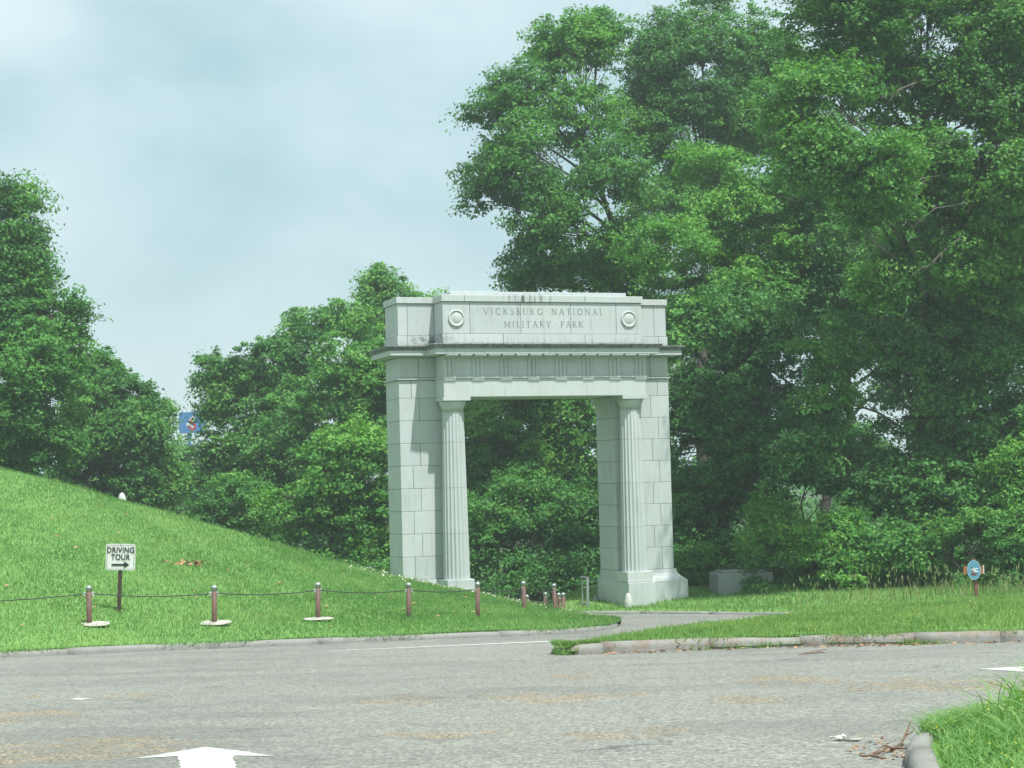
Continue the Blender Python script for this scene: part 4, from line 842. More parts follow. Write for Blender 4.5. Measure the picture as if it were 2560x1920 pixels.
bl2 = ['bollard of which only the silver cap shows behind the mound crest', 'bollard hidden behind the mound tip bollard, rear rope line', 'lone rear bollard standing left of the clustered three', 'middle bollard of the clustered three near the gate', 'rightmost bollard of the cluster next to the gate']
back = []
for (x, y, z), lb in zip(BACK_BOLLARDS, bl2):
    o = make_bollard(); o.location = (x, y, z - H0 - 0.01); tag(o, lb, 'bollard', 'rope bollards along the grass mound'); back.append(o)
def rope(a, b, sag, label, za=0.635, mat='rope'):
    a = Vector(a) + Vector((0, 0, za)); b = Vector(b) + Vector((0, 0, za)); d = (b - a); d.z = 0; d.normalize(); a += d * 0.10; b -= d * 0.10
    pts = [a.lerp(b, k / 14) - Vector((0, 0, sag * 4 * (k / 14) * (1 - k / 14))) for k in range(15)]
    bm = bmesh.new(); add_tube(bm, pts, 0.0125, 6); o = bm_obj('barrier_rope', bm, mat, None, True); tag(o, label, 'rope', 'ropes hung between the bollards'); return o
seq = wl + [tuple(o.location) for o in front]
names = ['rope running off the left edge of the picture', 'rope passing in front of the driving tour sign post', 'rope between the two bollards with pale pads right of the sign', 'rope from the thin white pad bollard to the one below the left pier',
         'rope hung below the left column plinth', 'rope crossing below the arch opening to the mound tip', 'rope from the mound tip bollard to the gate cluster']
for i, nm in enumerate(names):
    a, b = seq[i], seq[i + 1]; rope(a, b, 0.02 + 0.014 * math.dist(a, b), nm)
    an = math.atan2(b[1] - a[1], b[0] - a[0])
    if i > 0: eye(front[i - 1], an)
    eye(front[i], an + math.pi)
sb = [tuple(o.location) for o in back]
for i, nm in enumerate(['rear rope sagging behind the mound crest', 'rear rope right of the mound tip bollard', 'short rear rope into the clustered bollards', 'shortest rope between the clustered bollards']):
    rope(sb[i], sb[i + 1], 0.10, nm); an = math.atan2(sb[i + 1][1] - sb[i][1], sb[i + 1][0] - sb[i][0]); eye(back[i], an); eye(back[i + 1], an + math.pi)
for i, (lb, s1, s2) in enumerate((('pale concrete pad at the foot of the leftmost bollard', 0.34, 0.20), ('pale concrete pad under the second bollard from the left', 0.34, 0.20), ('thin white concrete pad under the third bollard from the left', 0.32, 0.13))):
    x, y, z = BOLLARDS[i]; rr = random.Random(i + 4); pts = []
    for k in range(7):
        a = 2 * math.pi * (k + rr.uniform(-.25, .25)) / 7; q = 1 + rr.uniform(-0.22, 0.22); pts.append((x + (0.20 if i == 0 else 0.03) + s1 * q * math.copysign(abs(math.cos(a)) ** 0.7, math.cos(a)), y - 0.12 + s2 * q * math.copysign(abs(math.sin(a)) ** 0.7, math.sin(a)), z - 0.005 + 0.2 * s2 * math.sin(a)))
    tag(flat('concrete_pad', pts, 'concrete', None, 0.008), lb, 'concrete pad', 'concrete pads under bollards')

# ------------------------------------------------------------------ driving tour sign
root = empty('driving_tour_sign', SIGN); tag(root, 'small white DRIVING TOUR sign with right arrow on a brown post', 'sign')
pc = sum((Vector(p) for p in SIGN_PANEL), Vector()) / 4 - Vector(SIGN)
ux = ((Vector(SIGN_PANEL[1]) - Vector(SIGN_PANEL[0])) + (Vector(SIGN_PANEL[2]) - Vector(SIGN_PANEL[3]))).normalized()
uz = ((Vector(SIGN_PANEL[0]) - Vector(SIGN_PANEL[3])) + (Vector(SIGN_PANEL[1]) - Vector(SIGN_PANEL[2]))).normalized()
uz = (uz - ux * uz.dot(ux)).normalized(); PW = 0.655; PH = 0.585
nf = ux.cross(uz)                                        # away from or towards the road
if nf.y > 0: nf = -nf
def sp_(a, b, o=0.0): return pc + ux * a + uz * b + nf * o
def rrect(w, h, r, n=5):
    out = []
    for cx, cy, a0 in ((w / 2 - r, h / 2 - r, 0), (-w / 2 + r, h / 2 - r, 90), (-w / 2 + r, -h / 2 + r, 180), (w / 2 - r, -h / 2 + r, 270)):
        for k in range(n + 1): a = R(a0 + 90 * k / n); out.append((cx + r * math.cos(a), cy + r * math.sin(a)))
    return out
bm = bmesh.new(); ftop = pc + uz * (PH * 0.47) - nf * 0.035 + ux * 0.0
base = Vector((0, 0, -0.4)); base.x += -0.035
pts = [base, base.lerp(ftop, 0.5), ftop]
for a, b in zip(pts, pts[1:]): pass
s = Vector((1, 0, 0)) * 0.04; q = Vector((0, 1, 0)) * 0.026
rings = [[bm.verts.new(p + s * i + q * j) for i, j in ((-1, -1), (1, -1), (1, 1), (-1, 1))] for p in pts]
for a, b in zip(rings, rings[1:]):
    for k in range(4): bm.faces.new((a[k], a[(k + 1) % 4], b[(k + 1) % 4], b[k]))
bm.faces.new(rings[-1]); bm_obj('sign_post', bm, 'sign_post', root)
panel = flat('sign_panel', [sp_(x, y, -0.004) for x, y in rrect(PW, PH, 0.05)], 'sign_white', root, 0.004)
bm = bmesh.new(); o_, i_ = rrect(PW - 0.05, PH - 0.05, 0.036), rrect(PW - 0.064, PH - 0.064, 0.030); n_ = len(o_)
vo = [bm.verts.new(sp_(x, y, 0.005)) for x, y in o_]; vi = [bm.verts.new(sp_(x, y, 0.005)) for x, y in i_]
for k in range(n_): bm.faces.new((vo[k], vo[(k + 1) % n_], vi[(k + 1) % n_], vi[k]))
bm_obj('border_line', bm, 'black', panel)
flat('arrow', [sp_(x, y, 0.006) for x, y in ((-0.195, -0.150), (0.09, -0.146), (0.075, -0.088), (0.20, -0.165), (0.075, -0.245), (0.09, -0.190), (-0.195, -0.192))], 'black', panel)
def text_mesh(s, size, bold=0.0, sx=1.0):
    cu_ = bpy.data.curves.new('text', 'FONT'); cu_.body = s; cu_.size = size; cu_.align_x = 'CENTER'; cu_.space_character = 1.06; cu_.offset = bold; cu_.fill_mode = 'FRONT'
    o = bpy.data.objects.new('text', cu_); COL.objects.link(o); bpy.context.view_layer.update()
    me = bpy.data.meshes.new_from_object(o.evaluated_get(bpy.context.evaluated_depsgraph_get())); bpy.data.objects.remove(o); bpy.data.curves.remove(cu_)
    for v in me.vertices: v.co.x *= sx
    return me
for s_, y0 in (('DRIVING', 0.098), ('TOUR', -0.058)):
    me = text_mesh(s_, 0.172, 0.004, 0.86)
    for v in me.vertices: v.co = sp_(v.co.x, y0 + v.co.y, 0.0065)
    link('lettering', me, 'black', panel)
for a, b in ((0.005, PH / 2 - 0.018), (0.0, -PH / 2 + 0.015)):
    bm = bmesh.new(); add_lathe(bm, [(0.014, 0), (0.010, 0.012)], 8)
    bmesh.ops.transform(bm, verts=bm.verts, matrix=Matrix.Translation(sp_(a, b, 0.0)) @ nf.to_track_quat('Z', 'Y').to_matrix().to_4x4()); bm_obj('bolt', bm, 'silver', panel)

# ------------------------------------------------------------------ oval sign at the right verge
ox, oy, oz = OVAL; root = empty('oval_sign', (ox, oy, oz)); tag(root, 'blue oval emblem board with orange crossbar on a reddish wooden post', 'sign')
hh = OVAL_TOP[2] - oz
bm = bmesh.new(); add_box(bm, (-0.05, 0.03, -0.5), (0.045, 0.11, hh + 0.02), 0.008)
for vv in bm.verts: vv.co.x -= 0.045 * (vv.co.z / hh) + 0.0
bm_obj('post', bm, 'wood_post', root)
cz = hh - 0.28
def oval(rw, rh, o, z=cz, x=-0.085): return [(x + rw * math.cos(2 * math.pi * k / 36), o, z + rh * math.sin(2 * math.pi * k / 36)) for k in range(36)]
cb = box('crossbar', (-0.36, 0.0, cz - 0.115), (0.20, 0.028, cz + 0.105), 'orange_board', root)
box('edge_strip', (0.183, -0.006, cz - 0.11), (0.205, 0.02, cz + 0.125), 'white_paint', cb)
bd = flat('oval_board', oval(0.19, 0.275, -0.002), 'blue_board', root, -0.03)
bm = bmesh.new(); o1, o2 = oval(0.188, 0.272, -0.035), oval(0.168, 0.25, -0.035)
va = [bm.verts.new(p) for p in o1]; vb = [bm.verts.new(p) for p in o2]
for k in range(36): bm.faces.new((va[k], va[(k + 1) % 36], vb[(k + 1) % 36], vb[k]))
bm_obj('rim', bm, plain('pale_blue_rim', (0.22, 0.42, 0.50), 0.5), bd)
E_ = lambda pts: [(-0.085 + x, -0.0365, cz + z) for x, z in pts]
flat('emblem', E_([(-0.12, 0.03), (0.12, 0.06), (0.12, 0.035), (0.0, 0.01), (0.12, -0.03), (0.12, -0.055), (-0.02, -0.04), (-0.06, 0.0)]), 'white_paint', bd)
flat('emblem_figure', [(x, y - 0.001, z) for x, y, z in E_([(-0.09, -0.13), (-0.03, 0.0), (0.01, 0.02), (-0.04, -0.07), (0.04, -0.10), (0.09, -0.10), (0.05, -0.145), (-0.03, -0.15)])], 'dark_red', bd)  # dark red figure of the emblem, its own paint colour
flat('emblem_mark', [(x, y - 0.002, z) for x, y, z in E_([(-0.075, 0.02), (-0.07, 0.10), (-0.055, 0.10), (-0.05, 0.03), (-0.03, 0.015)])], 'black', bd)

# ------------------------------------------------------------------ swing gate, guard stones, block, crest marker
g0, g1, g2, g3, g4, g5 = [Vector(p) for p in GATE]
root = empty('swing_gate', (g0.x, g0.y, 0)); tag(root, 'open galvanised swing gate seen edge-on beside the right pier', 'gate')
rel = lambda p: Vector(p) - Vector((g0.x, g0.y, 0))
bm = bmesh.new(); a, b = rel(g0), rel(g1); a.z = -0.4; add_tube(bm, [a, b], 0.045, 12); bm_obj('gate_post', bm, 'silver', root)
a, b = rel(g2), rel(g3); bm = bmesh.new(); add_tube(bm, [a, b], 0.024, 8); leafo = bm_obj('gate_stile', bm, 'silver', root)
for p, q in ((rel(g3) - Vector((0, 0, .02)), rel(g4)), (rel(g3) - Vector((0, 0, .30)), rel(g5)), (rel(g2) + Vector((0, 0, .03)), rel(g4) - Vector((0, 0, .86)))):
    bm = bmesh.new(); add_tube(bm, [p, q], 0.02, 8); bm_obj('gate_rail', bm, 'silver', leafo)
for p in (rel(g3) + Vector((.05, 0, .01)), rel(g2) + Vector((.06, 0, .06))):
    bm = bmesh.new(); add_tube(bm, [p - Vector((.09, .05, 0)), p + Vector((.08, -.15, 0))], 0.05, 10); bm_obj('hinge', bm, 'band', root)
bm = bmesh.new(); add_lathe(bm, [(0.045, 0), (0.045, 0.01)], 12); bmesh.ops.rotate(bm, verts=bm.verts, matrix=Matrix.Rotation(R(90), 3, 'X')); bmesh.ops.translate(bm, verts=bm.verts, vec=rel(g4) - Vector((.02, .25, .10))); bm_obj('reflector', bm, 'reflector', root)
def bullet(name, loc, r, h, mat, label, cat):
    bm = bmesh.new(); add_lathe(bm, [(r, -0.3), (r, h * 0.30), (r * .95, h * 0.52), (r * .80, h * .72), (r * .55, h * 0.88), (r * .27, h * .97), (0.004, h)], 18)
    o = bm_obj(name, bm, mat, None, True); o.location = loc; tag(o, label, cat); return o
bullet('guard_stone', (GUARDS[0][0], GUARDS[0][1] - .12, GUARDS[0][2] + 0.03), 0.125, 0.56, 'white_stone', 'whitish rounded guard stone at the right plinth corner', 'guard stone')
bullet('guard_stone', (GUARDS[1][0] - 0.06, GUARDS[1][1], GUARDS[1][2] - 0.04), 0.13, 0.60, 'granite_plain', 'grey guard stone at the inner rear corner of the right pier', 'guard stone')
bullet('crest_marker', (MARKER[0], MARKER[1], MARKER[2] - 0.58), 0.15, 0.62, 'white_stone', 'small white rounded marker peeking over the mound crest', 'marker stone')
x, y, z = BLOCK; bm = bmesh.new(); add_box(bm, (0.1, 0, -0.3), (1.9, 1.2, 0.90), 0.03)
add_box(bm, (0.26, 0.14, 0.895), (1.7, 1.05, 0.97), 0.06); o = bm_obj('granite_block', bm, 'granite_plain'); o.location = (x, y, z); o.rotation_euler.z = R(8); tag(o, 'low grey granite block half covered by the bush right of the arch', 'stone block')
# bent rail glimpsed through the arch
x, y, z = BACK_BOLLARDS[0]; bm = bmesh.new()
add_tube(bm, [(x - .02, y + 2, z - .8), (x, y + 2, z - .1), (x + .03, y + 2, z + .12), (x + .10, y + 2, z + .25), (x + .20, y + 2, z + .29), (x + .38, y + 2, z + .30)], 0.014, 6)
tag(bm_obj('bent_rail', bm, 'silver', None, True), 'thin curved grey pipe rail behind the rear bollard cap', 'rail')
# debris
for (x, y, z), lb in zip(LEAFPILE, ('flat pile of dry leaves on the mound slope', 'small upright tuft of dry leaves beside the flat pile')):
    rr = np.random.default_rng(int(abs(x) * 100)); n = 26; c = rr.normal(0, 1, (n, 1, 3)) * np.array([0.16, 0.05, 0.035]) + np.array([x, y, z + 0.07])
    o = soup('leaf_pile', c + rr.normal(0, 1, (n, 4, 3)) * np.array([0.055, 0.03, 0.04]), 4, np.full(n, .5), 'dead_leaf'); tag(o, lb, 'dead leaves')
lbs = ['brown stick lying in the gutter at the near right kerb', 'bent dry twig at the near kerb nose', 'upright dry splinter leaning on the near kerb nose', 'short twig left of the near corner kerb', 'pale crumpled leaf on the open road', 'dry branch lying before the island kerb', 'thin dry branch beside the island kerb']
for i, (p, lb) in enumerate(zip(DEBRIS, lbs)):
    rr = random.Random(i); bm = bmesh.new()
    if i == 4:
        o = soup('dry_leaf', np.array(p) + np.array([0, 0, 0.03]) + np.random.default_rng(3).normal(0, 1, (5, 4, 3)) * np.array([0.05, 0.05, 0.02]), 4, np.full(5, .5), 'clover'); tag(o, lb, 'leaf'); continue
    n = 5; a = rr.uniform(-0.5, 0.8); Lh = 0.20 if i < 5 else 0.5
    pts = [(p[0] + Lh * (k / n - .5) * math.cos(a), p[1] + Lh * (k / n - .5) * math.sin(a) * 2, p[2] + 0.02 + (0.16 * k / n if i == 2 else rr.uniform(0, 0.03))) for k in range(n + 1)]
    add_tube(bm, pts, [0.005 + 0.007 * math.sin(math.pi * k / n) for k in range(n + 1)], 6)
    add_tube(bm, [pts[2], (pts[2][0] + .10, pts[2][1] + .14, pts[2][2] + .02)], 0.006, 5)
    tag(bm_obj('dry_twig', bm, 'stick', None, True), lb, 'twig')
n = 160; c = np.array(DEBRIS[0]) + rng.normal(0, 1, (n, 3)) * np.array([0.16, 0.5, 0.0]) + np.array([0.12, 0.1, 0.012])
tag(soup('gutter_litter', c[:, None] + rng.normal(0, 1, (n, 4, 3)) * np.array([0.018, 0.018, 0.006]), 4, np.full(n, .5), 'dead_leaf'), 'brown leaf litter in the gutter by the near kerb', 'leaf litter', kind='stuff')
n = 260; s_ = rng.uniform(0, 1, n); IF = np.array([q[:2] for q in ISLAND_FRONT]); ii = rng.integers(2, 7, n); c2 = IF[ii] * (1 - s_[:, None]) + IF[ii + 1] * s_[:, None]; c = np.stack([c2[:, 0], c2[:, 1] - np.abs(rng.normal(0.05, 0.22, n)), np.zeros(n)], 1); c[:, 2] = RZ(c[:, 1]) + 0.015
tag(soup('kerb_litter', c[:, None] + rng.normal(0, 1, (n, 4, 3)) * np.array([0.035, 0.03, 0.010]), 4, np.full(n, .5), 'dead_leaf'), 'dry leaf litter along the foot of the island kerb', 'leaf litter', kind='stuff')

# ------------------------------------------------------------------ roadside billboard far behind
x, y, z = BILL; root = empty('roadside_sign', (x + 0.9, y, 0)); tag(root, 'blue roadside panel with a red numeral 6 half hidden by the oak', 'sign')
pn = box('sign_panel', (-0.9, 0, z - 1.75), (1.25, 0.35, z), 'bill_blue', root, 0.02)
for bold, mt, off in ((0.075, 'white_paint', -0.012), (0.008, 'bill_red', -0.022)):
    me = text_mesh('6', 1.62, bold, 0.92)
    for v in me.vertices: v.co = Vector((v.co.x + 0.22 - 0.02, off, z - 1.52 + v.co.y))
    link('numeral' if mt == 'bill_red' else 'numeral_outline', me, mt, pn)
box('white_bar', (-0.28, -0.03, z - 1.16), (0.12, -0.024, z - 0.92), 'white_paint', pn)
bm = bmesh.new(); add_tube(bm, [(-0.1, 0.18, -1), (-0.1, 0.18, z - 1.7)], 0.16, 12); bm_obj('sign_pole', bm, 'bill_blue', root)

# ------------------------------------------------------------------ trees
def leaf_soup(centers, outward, rad, per, size, r):
    n = len(centers); N = n * per
    c = np.repeat(centers, per, 0); rd = np.repeat(rad, per); ow = np.repeat(outward, per, 0)
    d = r.normal(0, 1, (N, 3)); d /= np.linalg.norm(d, axis=1)[:, None]; q = r.uniform(0, 1, N) ** 0.45
    aj = ow * np.array([1, 1, 0.25]) + r.normal(0, 0.35, (n, 3)).repeat(per, 0) * np.array([1, 1, 0.3]); aj /= np.linalg.norm(aj, axis=1)[:, None] + 1e-6
    off = d * (rd * q)[:, None] * np.array([0.95, 0.95, 0.55]); off += aj * (rd * r.uniform(-0.9, 1.35, N))[:, None] * 0.85
    p = c + off; p[:, 2] -= 0.22 * rd * (np.linalg.norm(off, axis=1) / (rd + 1e-6)) ** 2 * 0.5
    nrm = 0.55 * d + 0.35 * ow + np.array([0, 0, 0.55]) + r.normal(0, 0.55, (N, 3)); nrm /= np.linalg.norm(nrm, axis=1)[:, None]
    t = r.normal(0, 1, (N, 3)) + 0.6 * d + np.array([0, 0, -0.35]); t -= nrm * (t * nrm).sum(1)[:, None]; t /= np.linalg.norm(t, axis=1)[:, None]
    b = np.cross(nrm, t); s = size * r.uniform(0.6, 1.35, N)
    t = t * s[:, None]; b = b * (s * 0.40)[:, None]
    fold = nrm * (s * 0.12)[:, None]
    return np.stack([p - t * 0.42 + b, p + t * 0.62 + fold, p - t * 0.42 - b], 1)
def make_tree(key, name, label, cat, group, mat, leaf=0.125, clump=0.52, dens=1.0, bark='bark', trunk_r=0.28, shrub=False, seed=1, per=58, hole=-0.55):
    base, lobes = TREES[key]; r = np.random.default_rng(seed); B = np.array(base)
    root = empty(name, base); tag(root, label, cat, group)
    C, O, RD, LB = [], [], [], []
    for li, (x, y, z, ra, rb) in enumerate(lobes):
        rd_ = (ra + rb) / 2; nC = max(5, int(dens * 11.0 * (ra * rb + rd_ * (ra + rb) / 2 + 0.2) / clump ** 2))
        d = r.normal(0, 1, (nC, 3)); d /= np.linalg.norm(d, axis=1)[:, None]
        q = 0.42 + 0.60 * r.uniform(0, 1, nC) ** 0.6; sh = r.uniform(0, 1, nC) < 0.06; q[sh] *= r.uniform(1.05, 1.32, sh.sum())
        pos = np.stack([x + d[:, 0] * ra * q, y + d[:, 1] * rd_ * q, z + d[:, 2] * rb * q], 1) + r.normal(0, 0.10, (nC, 3))
        C.append(pos - B); O.append(d); RD.append(clump * r.uniform(0.5, 1.25, nC)); LB.append(np.full(nC, li))
    C = np.concatenate(C); O = np.concatenate(O); RD = np.concatenate(RD); LB = np.concatenate(LB)
    fr = 0.85 if shrub else 0.62; ph = r.uniform(0, 6.28, 9); X_, Y_, Z_ = (C * fr * 2.6).T
    ns = np.sin(X_ + ph[0] + 1.3 * np.sin(Z_ * 0.7 + ph[1])) + np.sin(Z_ * 1.25 + ph[2] + 1.1 * np.sin(X_ * 0.8 + ph[3])) + np.sin(Y_ + ph[4] + np.sin(Z_ + ph[5])) + 0.7 * np.sin(X_ * 2.1 - Z_ * 1.9 + ph[6]) * np.sin(Y_ * 2.3 + Z_ + ph[7])
    k = (C[:, 2] > 0.02) & (ns > (hole if not shrub else -0.6) + r.normal(0, 0.25, len(C))); RD = RD * np.clip(0.85 + 0.12 * ns, 0.6, 1.2)
    C, O, RD, LB = C[k], O[k], RD[k], LB[k]; ns = ns[k]
    V = leaf_soup(C, O, RD, per, leaf, r)
    lobe_t = r.normal(0, 0.12, len(lobes)); tint = np.repeat(0.46 + lobe_t[LB] + 0.05 * ns + r.normal(0, 0.10, len(C)), per) + r.normal(0, 0.15, len(C) * per)
    keep = V[:, :, 2].min(1) > -0.1
    soup('crown', V[keep], 3, tint[keep], mat, root)
    bm = bmesh.new(); Ls = np.array([l[:3] for l in lobes]) - B
    top = Ls[:, 2].max() * (0.78 if not shrub else 0.6); mx_ = np.average(Ls[:, 0]); my_ = np.average(Ls[:, 1])
    tp = []
    for k in range(9):
        f_ = k / 8; tp.append(Vector((mx_ * f_ ** 1.6 * 0.7 + (0.10 * math.sin(k * 1.7 + seed) if k else 0), my_ * f_ * 0.5 + (0.08 * math.cos(k * 2.1 + seed) if k else 0), top * f_ - (0.4 if k == 0 else 0))))
    add_tube(bm, tp, [trunk_r * (1.25 if k == 0 else 1 - 0.80 * k / 8) for k in range(9)], 9)
    bm_obj('trunk', bm, bark, root, True)
    bm = bmesh.new(); rr = random.Random(seed)
    for li, l in enumerate(Ls):
        e = Vector(l); h = max(0.12 * top, min(0.9 * top, e.z - 0.45 * (e.xy - Vector((mx_ * .5, my_ * .5))).length - 0.4)); f_ = h / top; i = min(7, int(f_ * 8)); s0 = tp[i].lerp(tp[i + 1], f_ * 8 - i)
        mid = s0.lerp(e, 0.5) + Vector((rr.uniform(-.3, .3), rr.uniform(-.3, .3), 0.10 * (e - s0).length))
        r0 = max(0.025, trunk_r * 0.42 * (1 - 0.6 * f_))
        pts = [s0, s0.lerp(mid, .55) + Vector((rr.uniform(-.12, .12), 0, .05)), mid, mid.lerp(e, .6) + Vector((rr.uniform(-.15, .15), 0, rr.uniform(-.1, .1))), e]
        add_tube(bm, pts, [r0, r0 * .8, r0 * .6, r0 * .42, r0 * .25], 6, False)
        idx = np.nonzero(LB == li)[0]
        for j in idx[:: 3 if not shrub else 4]:
            c = Vector(C[j]); a = pts[2].lerp(e, rr.random()); add_tube(bm, [a, a.lerp(c, .5) + Vector((rr.uniform(-.1, .1), rr.uniform(-.1, .1), .06)), c], [r0 * .24, r0 * .15, 0.006], 3, False)
    bm_obj('branches', bm, bark, root, True)
    return root
def dead_branches(tree, pls):
    B = tree.location
    for pl in pls:
        rr = random.Random(len(pl)); bm = bmesh.new(); P = [Vector(p) - B for p in pl]
        add_tube(bm, P, [0.032 - 0.026 * k / (len(P) - 1) for k in range(len(P))], 6)
        for k in range(1, len(P)):
            for q in range(3):
                a = P[k - 1].lerp(P[k], rr.random()); d = (P[k] - P[k - 1]).normalized(); e = a + (d * 0.5 + Vector((rr.uniform(-.5, .3), rr.uniform(-.3, .3), rr.uniform(-.75, .25)))) * rr.uniform(.5, 1.2)
                add_tube(bm, [a, a.lerp(e, .5) + Vector((0, 0, .06)), e], [0.016, 0.011, 0.005], 4, False)
        bm_obj('dead_branch', bm, 'dead_wood', tree, True)
GR = 'trees of the wood right of the arch'; GM = 'trees behind the mound'; GO = 'trees seen through the arch'; GB = 'bushes along the right verge'; GL = 'trees at the left edge'
make_tree('A', 'oak_tree', 'big spreading oak overhanging the arch top, leftmost of the wood', 'tree', GR, 'leaf_mid', clump=0.55, trunk_r=0.34, seed=11, hole=-0.80)
make_tree('B', 'oak_tree', 'tallest dark tree rising to the picture top behind the spreading oak', 'tree', GR, 'leaf_dark', seed=12, trunk_r=0.36, hole=-0.95)
make_tree('C', 'elm_tree', 'bright mid-green tree with a yellowish low bough above the arch right end', 'tree', GR, 'leaf_light', seed=13, trunk_r=0.26, hole=-0.85)
corner_oak = make_tree('D', 'oak_tree', 'huge olive-green tree filling the upper right corner', 'tree', GR, 'leaf_olive', seed=14, trunk_r=0.33, bark='bark_pale', clump=0.5, hole=-0.85)
make_tree('E', 'sweetgum_tree', 'dark tree with bare sky gaps under the huge corner tree', 'tree', GR, 'leaf_dark', seed=15, trunk_r=0.24, dens=1.0, hole=-1.10)
make_tree('F', 'dark_tree', 'dark shaded tree directly right of the arch', 'tree', GR, 'leaf_dark', seed=16, trunk_r=0.3, hole=-1.30)
make_tree('G', 'dark_tree', 'dark dense tree behind the bushes on the right', 'tree', GR, 'leaf_dark', seed=17, trunk_r=0.3, hole=-1.30)
make_tree('K', 'dark_tree', 'dim background tree filling the gaps behind the corner oak', 'tree', GR, 'leaf_mid', seed=21, trunk_r=0.3, clump=0.62, leaf=0.15, hole=-1.0)
make_tree('H', 'dark_tree', 'shaded tree with thick trunk at the right picture edge', 'tree', GR, 'leaf_mid', seed=18, trunk_r=0.33, hole=-1.10)
make_tree('I', 'sapling', 'thin-stemmed sapling with flat layered leaves above the bushes', 'sapling', GR, 'leaf_mid', seed=19, trunk_r=0.07, clump=0.42, leaf=0.13)
make_tree('J', 'sapling', 'wide drooping understory tree above the oval sign', 'tree', GR, 'leaf_mid', seed=20, trunk_r=0.11, clump=0.45, hole=-0.90)
dead_branches(corner_oak, DEAD)
bl = [('b1', 'dark low bush between the right pier and the granite block', 'leaf_mid'), ('b2', 'tall light bush with a vine-covered top behind the granite block', 'leaf_light'), ('b3', 'broad bush in the middle of the bush row', 'leaf_light'),
      ('b4', 'lower bush right of the broad middle bush', 'leaf_mid'), ('b5', 'feathery bush directly behind the oval sign', 'leaf_olive'), ('b6', 'bush at the right picture edge beside the oval sign', 'leaf_mid'), ('b7', 'bright shrub climbing at the right picture edge', 'leaf_light')]
for i, (k, lb, mt) in enumerate(bl):
    make_tree(k, 'bush', lb, 'bush', GB, mt, leaf=0.10, clump=0.34, dens=0.9, trunk_r=0.05, shrub=True, seed=30 + i, per=46)
make_tree('m1', 'oak_tree', 'dark rounded oak behind the mound, left of the arch', 'tree', GM, 'leaf_mid', seed=41, trunk_r=0.3, leaf=0.15, hole=-1.00)
make_tree('m2', 'elm_tree', 'mid-green tree close behind the arch left pier', 'tree', GM, 'leaf_mid', seed=42, leaf=0.14, hole=-1.10)
make_tree('m3', 'poplar_tree', 'narrow tree whose top stands above the others left of the arch', 'tree', GM, 'leaf_light', seed=43, leaf=0.15, hole=-1.30)
make_tree('m4', 'maple_tree', 'bright yellow-green tree in front of the others behind the mound', 'tree', GM, 'leaf_light', seed=44, hole=-1.10)
make_tree('m5', 'poplar_tree', 'sparse twigs showing just over the arch left shoulder', 'tree', GM, 'leaf_light', seed=45, dens=0.5, hole=-1.20)
make_tree('m6', 'sapling', 'flat layered sapling at the mound crest foot', 'sapling', GM, 'leaf_mid', seed=46, trunk_r=0.08, clump=0.45, hole=-1.10)
make_tree('o1', 'maple_tree', 'lighter tree seen through the upper arch opening', 'tree', GO, 'leaf_light', seed=51, hole=-1.9)
make_tree('o2', 'undergrowth_tree', 'vine-hung tree filling the lower arch opening', 'tree', GO, 'leaf_mid', seed=52, hole=-0.95)
make_tree('l1', 'sweetgum_tree', 'tall tree at the left picture edge', 'tree', GL, 'leaf_mid', seed=61, trunk_r=0.32, hole=-1.20)
make_tree('l2', 'sweetgum_tree', 'shorter broad tree right of the tall left edge tree', 'tree', GL, 'leaf_mid', seed=62, leaf=0.15, hole=-1.20)
make_tree('l3', 'poplar_tree', 'small far tree in the gap below the blue roadside sign', 'tree', GL, 'leaf_mid', seed=63, leaf=0.18, hole=-1.20)
# far wood closing the view between the trunks
r = np.random.default_rng(77); n = 900; cx_ = r.uniform(-70, 70, n); cy_ = r.uniform(122, 140, n); hz = 5.5 + 2.0 * np.sin(cx_ * 0.21) + 1.2 * np.sin(cx_ * 0.57 + 1)
hz = np.where((cx_ > -32) & (cx_ < -18), np.minimum(hz, 6.6), hz)
C = np.stack([cx_, cy_, r.uniform(0, 1, n) * hz], 1); V = leaf_soup(C, np.tile((0, -1.0, 0.3), (n, 1)), np.full(n, 1.6), 60, 0.42, r)
tag(soup('far_wood', V, 3, np.clip(r.normal(.42, .15, len(V)), 0, 1), 'leaf_mid'), 'distant dark wood closing the gaps between trunks', 'wood', kind='stuff')
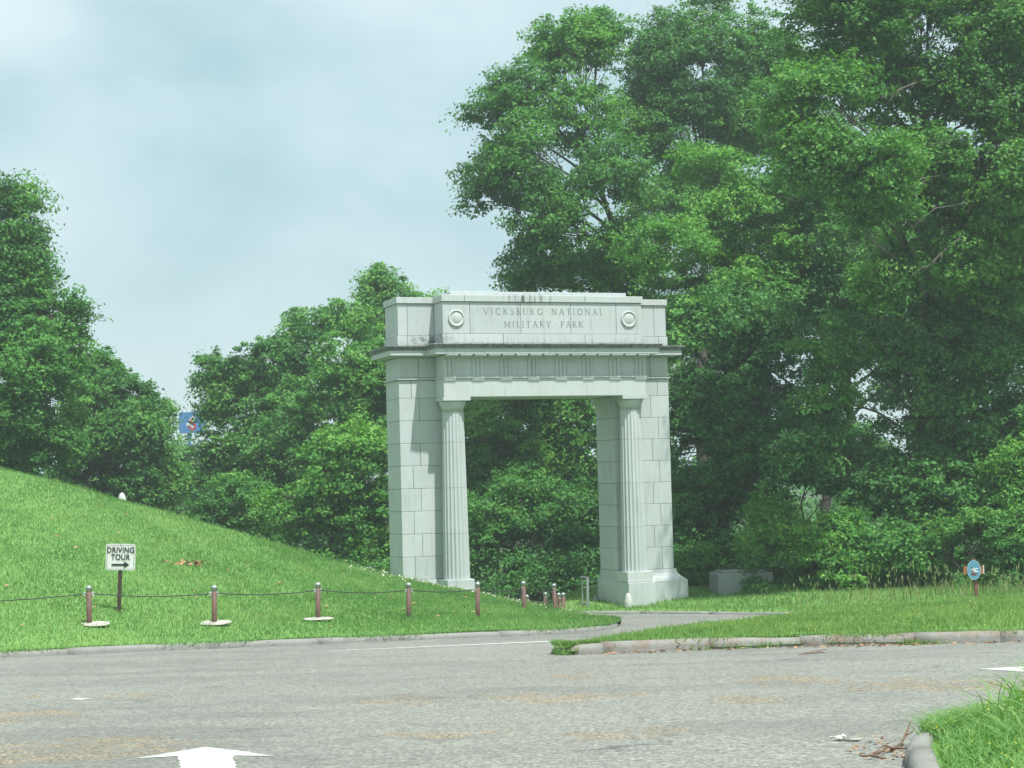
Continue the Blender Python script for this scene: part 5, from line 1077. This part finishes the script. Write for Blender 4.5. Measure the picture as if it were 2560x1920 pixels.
# undergrowth mass on the forest floor
n = 1500; cx_ = r.uniform(-22, 26, n); cy_ = r.uniform(64, 74, n); k_ = ~((cx_ > -2.0) & (cx_ < 2.6) & (cy_ < 66)); C = np.stack([cx_, cy_, r.uniform(0, 1.5, n)], 1)[k_]
V = leaf_soup(C, np.tile((0, -.5, 0.6), (len(C), 1)), np.full(len(C), 0.55), 40, 0.14, r)
tag(soup('undergrowth', V, 3, np.clip(r.normal(.40, .15, len(V)), 0, 1), 'leaf_dark'), 'low dark undergrowth below the trees', 'undergrowth', kind='stuff')
# seeding tall grass in front of the bushes
n = 330; x = 7.0 + 8.2 * r.uniform(0, 1, n) ** 0.6; y = r.uniform(51.3, 53.6, n); p = np.stack([x, y, verge_z(x, y)], 1)
tag(blades('tall_grass', p, 0.55, 0.026, 'seed', bend=0.22, segs=3, tint=r.normal(0.5, 0.2, n)), 'tall seeding grass stalks in front of the bushes', 'grass', kind='stuff')
q = p[r.uniform(size=n) < 0.45]; n = len(q); hgt = r.uniform(0.40, 0.85, n); top_ = q + np.stack([r.normal(0, .05, n), r.normal(0, .05, n), hgt], 1); wv_ = np.zeros((n, 4, 3)); wv_[:, 1, 0] = 0.017; wv_[:, 3, 0] = -0.017; wv_[:, 0, 2] = -0.08; wv_[:, 2, 2] = 0.08
wv_[:, :, 1] = r.normal(0, .01, (n, 4))
tag(soup('seed_heads', top_[:, None] + wv_, 4, r.normal(.65, .2, n), 'seed'), 'pale grass seed heads in front of the bushes', 'grass', kind='stuff')
print('tris', sum(len(o.data.polygons) for o in COL.objects if o.type == 'MESH'))

# ------------------------------------------------------------------ thin haze, added to stand in for a windshield's veiling glare
hm = bpy.data.materials.new('veil_haze'); hm.use_nodes = True; t_ = hm.node_tree; t_.nodes.clear()
pv = t_.nodes.new('ShaderNodeVolumePrincipled'); pv.inputs['Color'].default_value = (0.84, 0.96, 0.92, 1); pv.inputs['Density'].default_value = 0.00095; pv.inputs['Anisotropy'].default_value = 0.2
om = t_.nodes.new('ShaderNodeOutputMaterial'); t_.links.new(pv.outputs[0], om.inputs['Volume'])
tag(box('haze', (-640, -80, -4.5), (640, 940, 34), hm), kind='stuff')
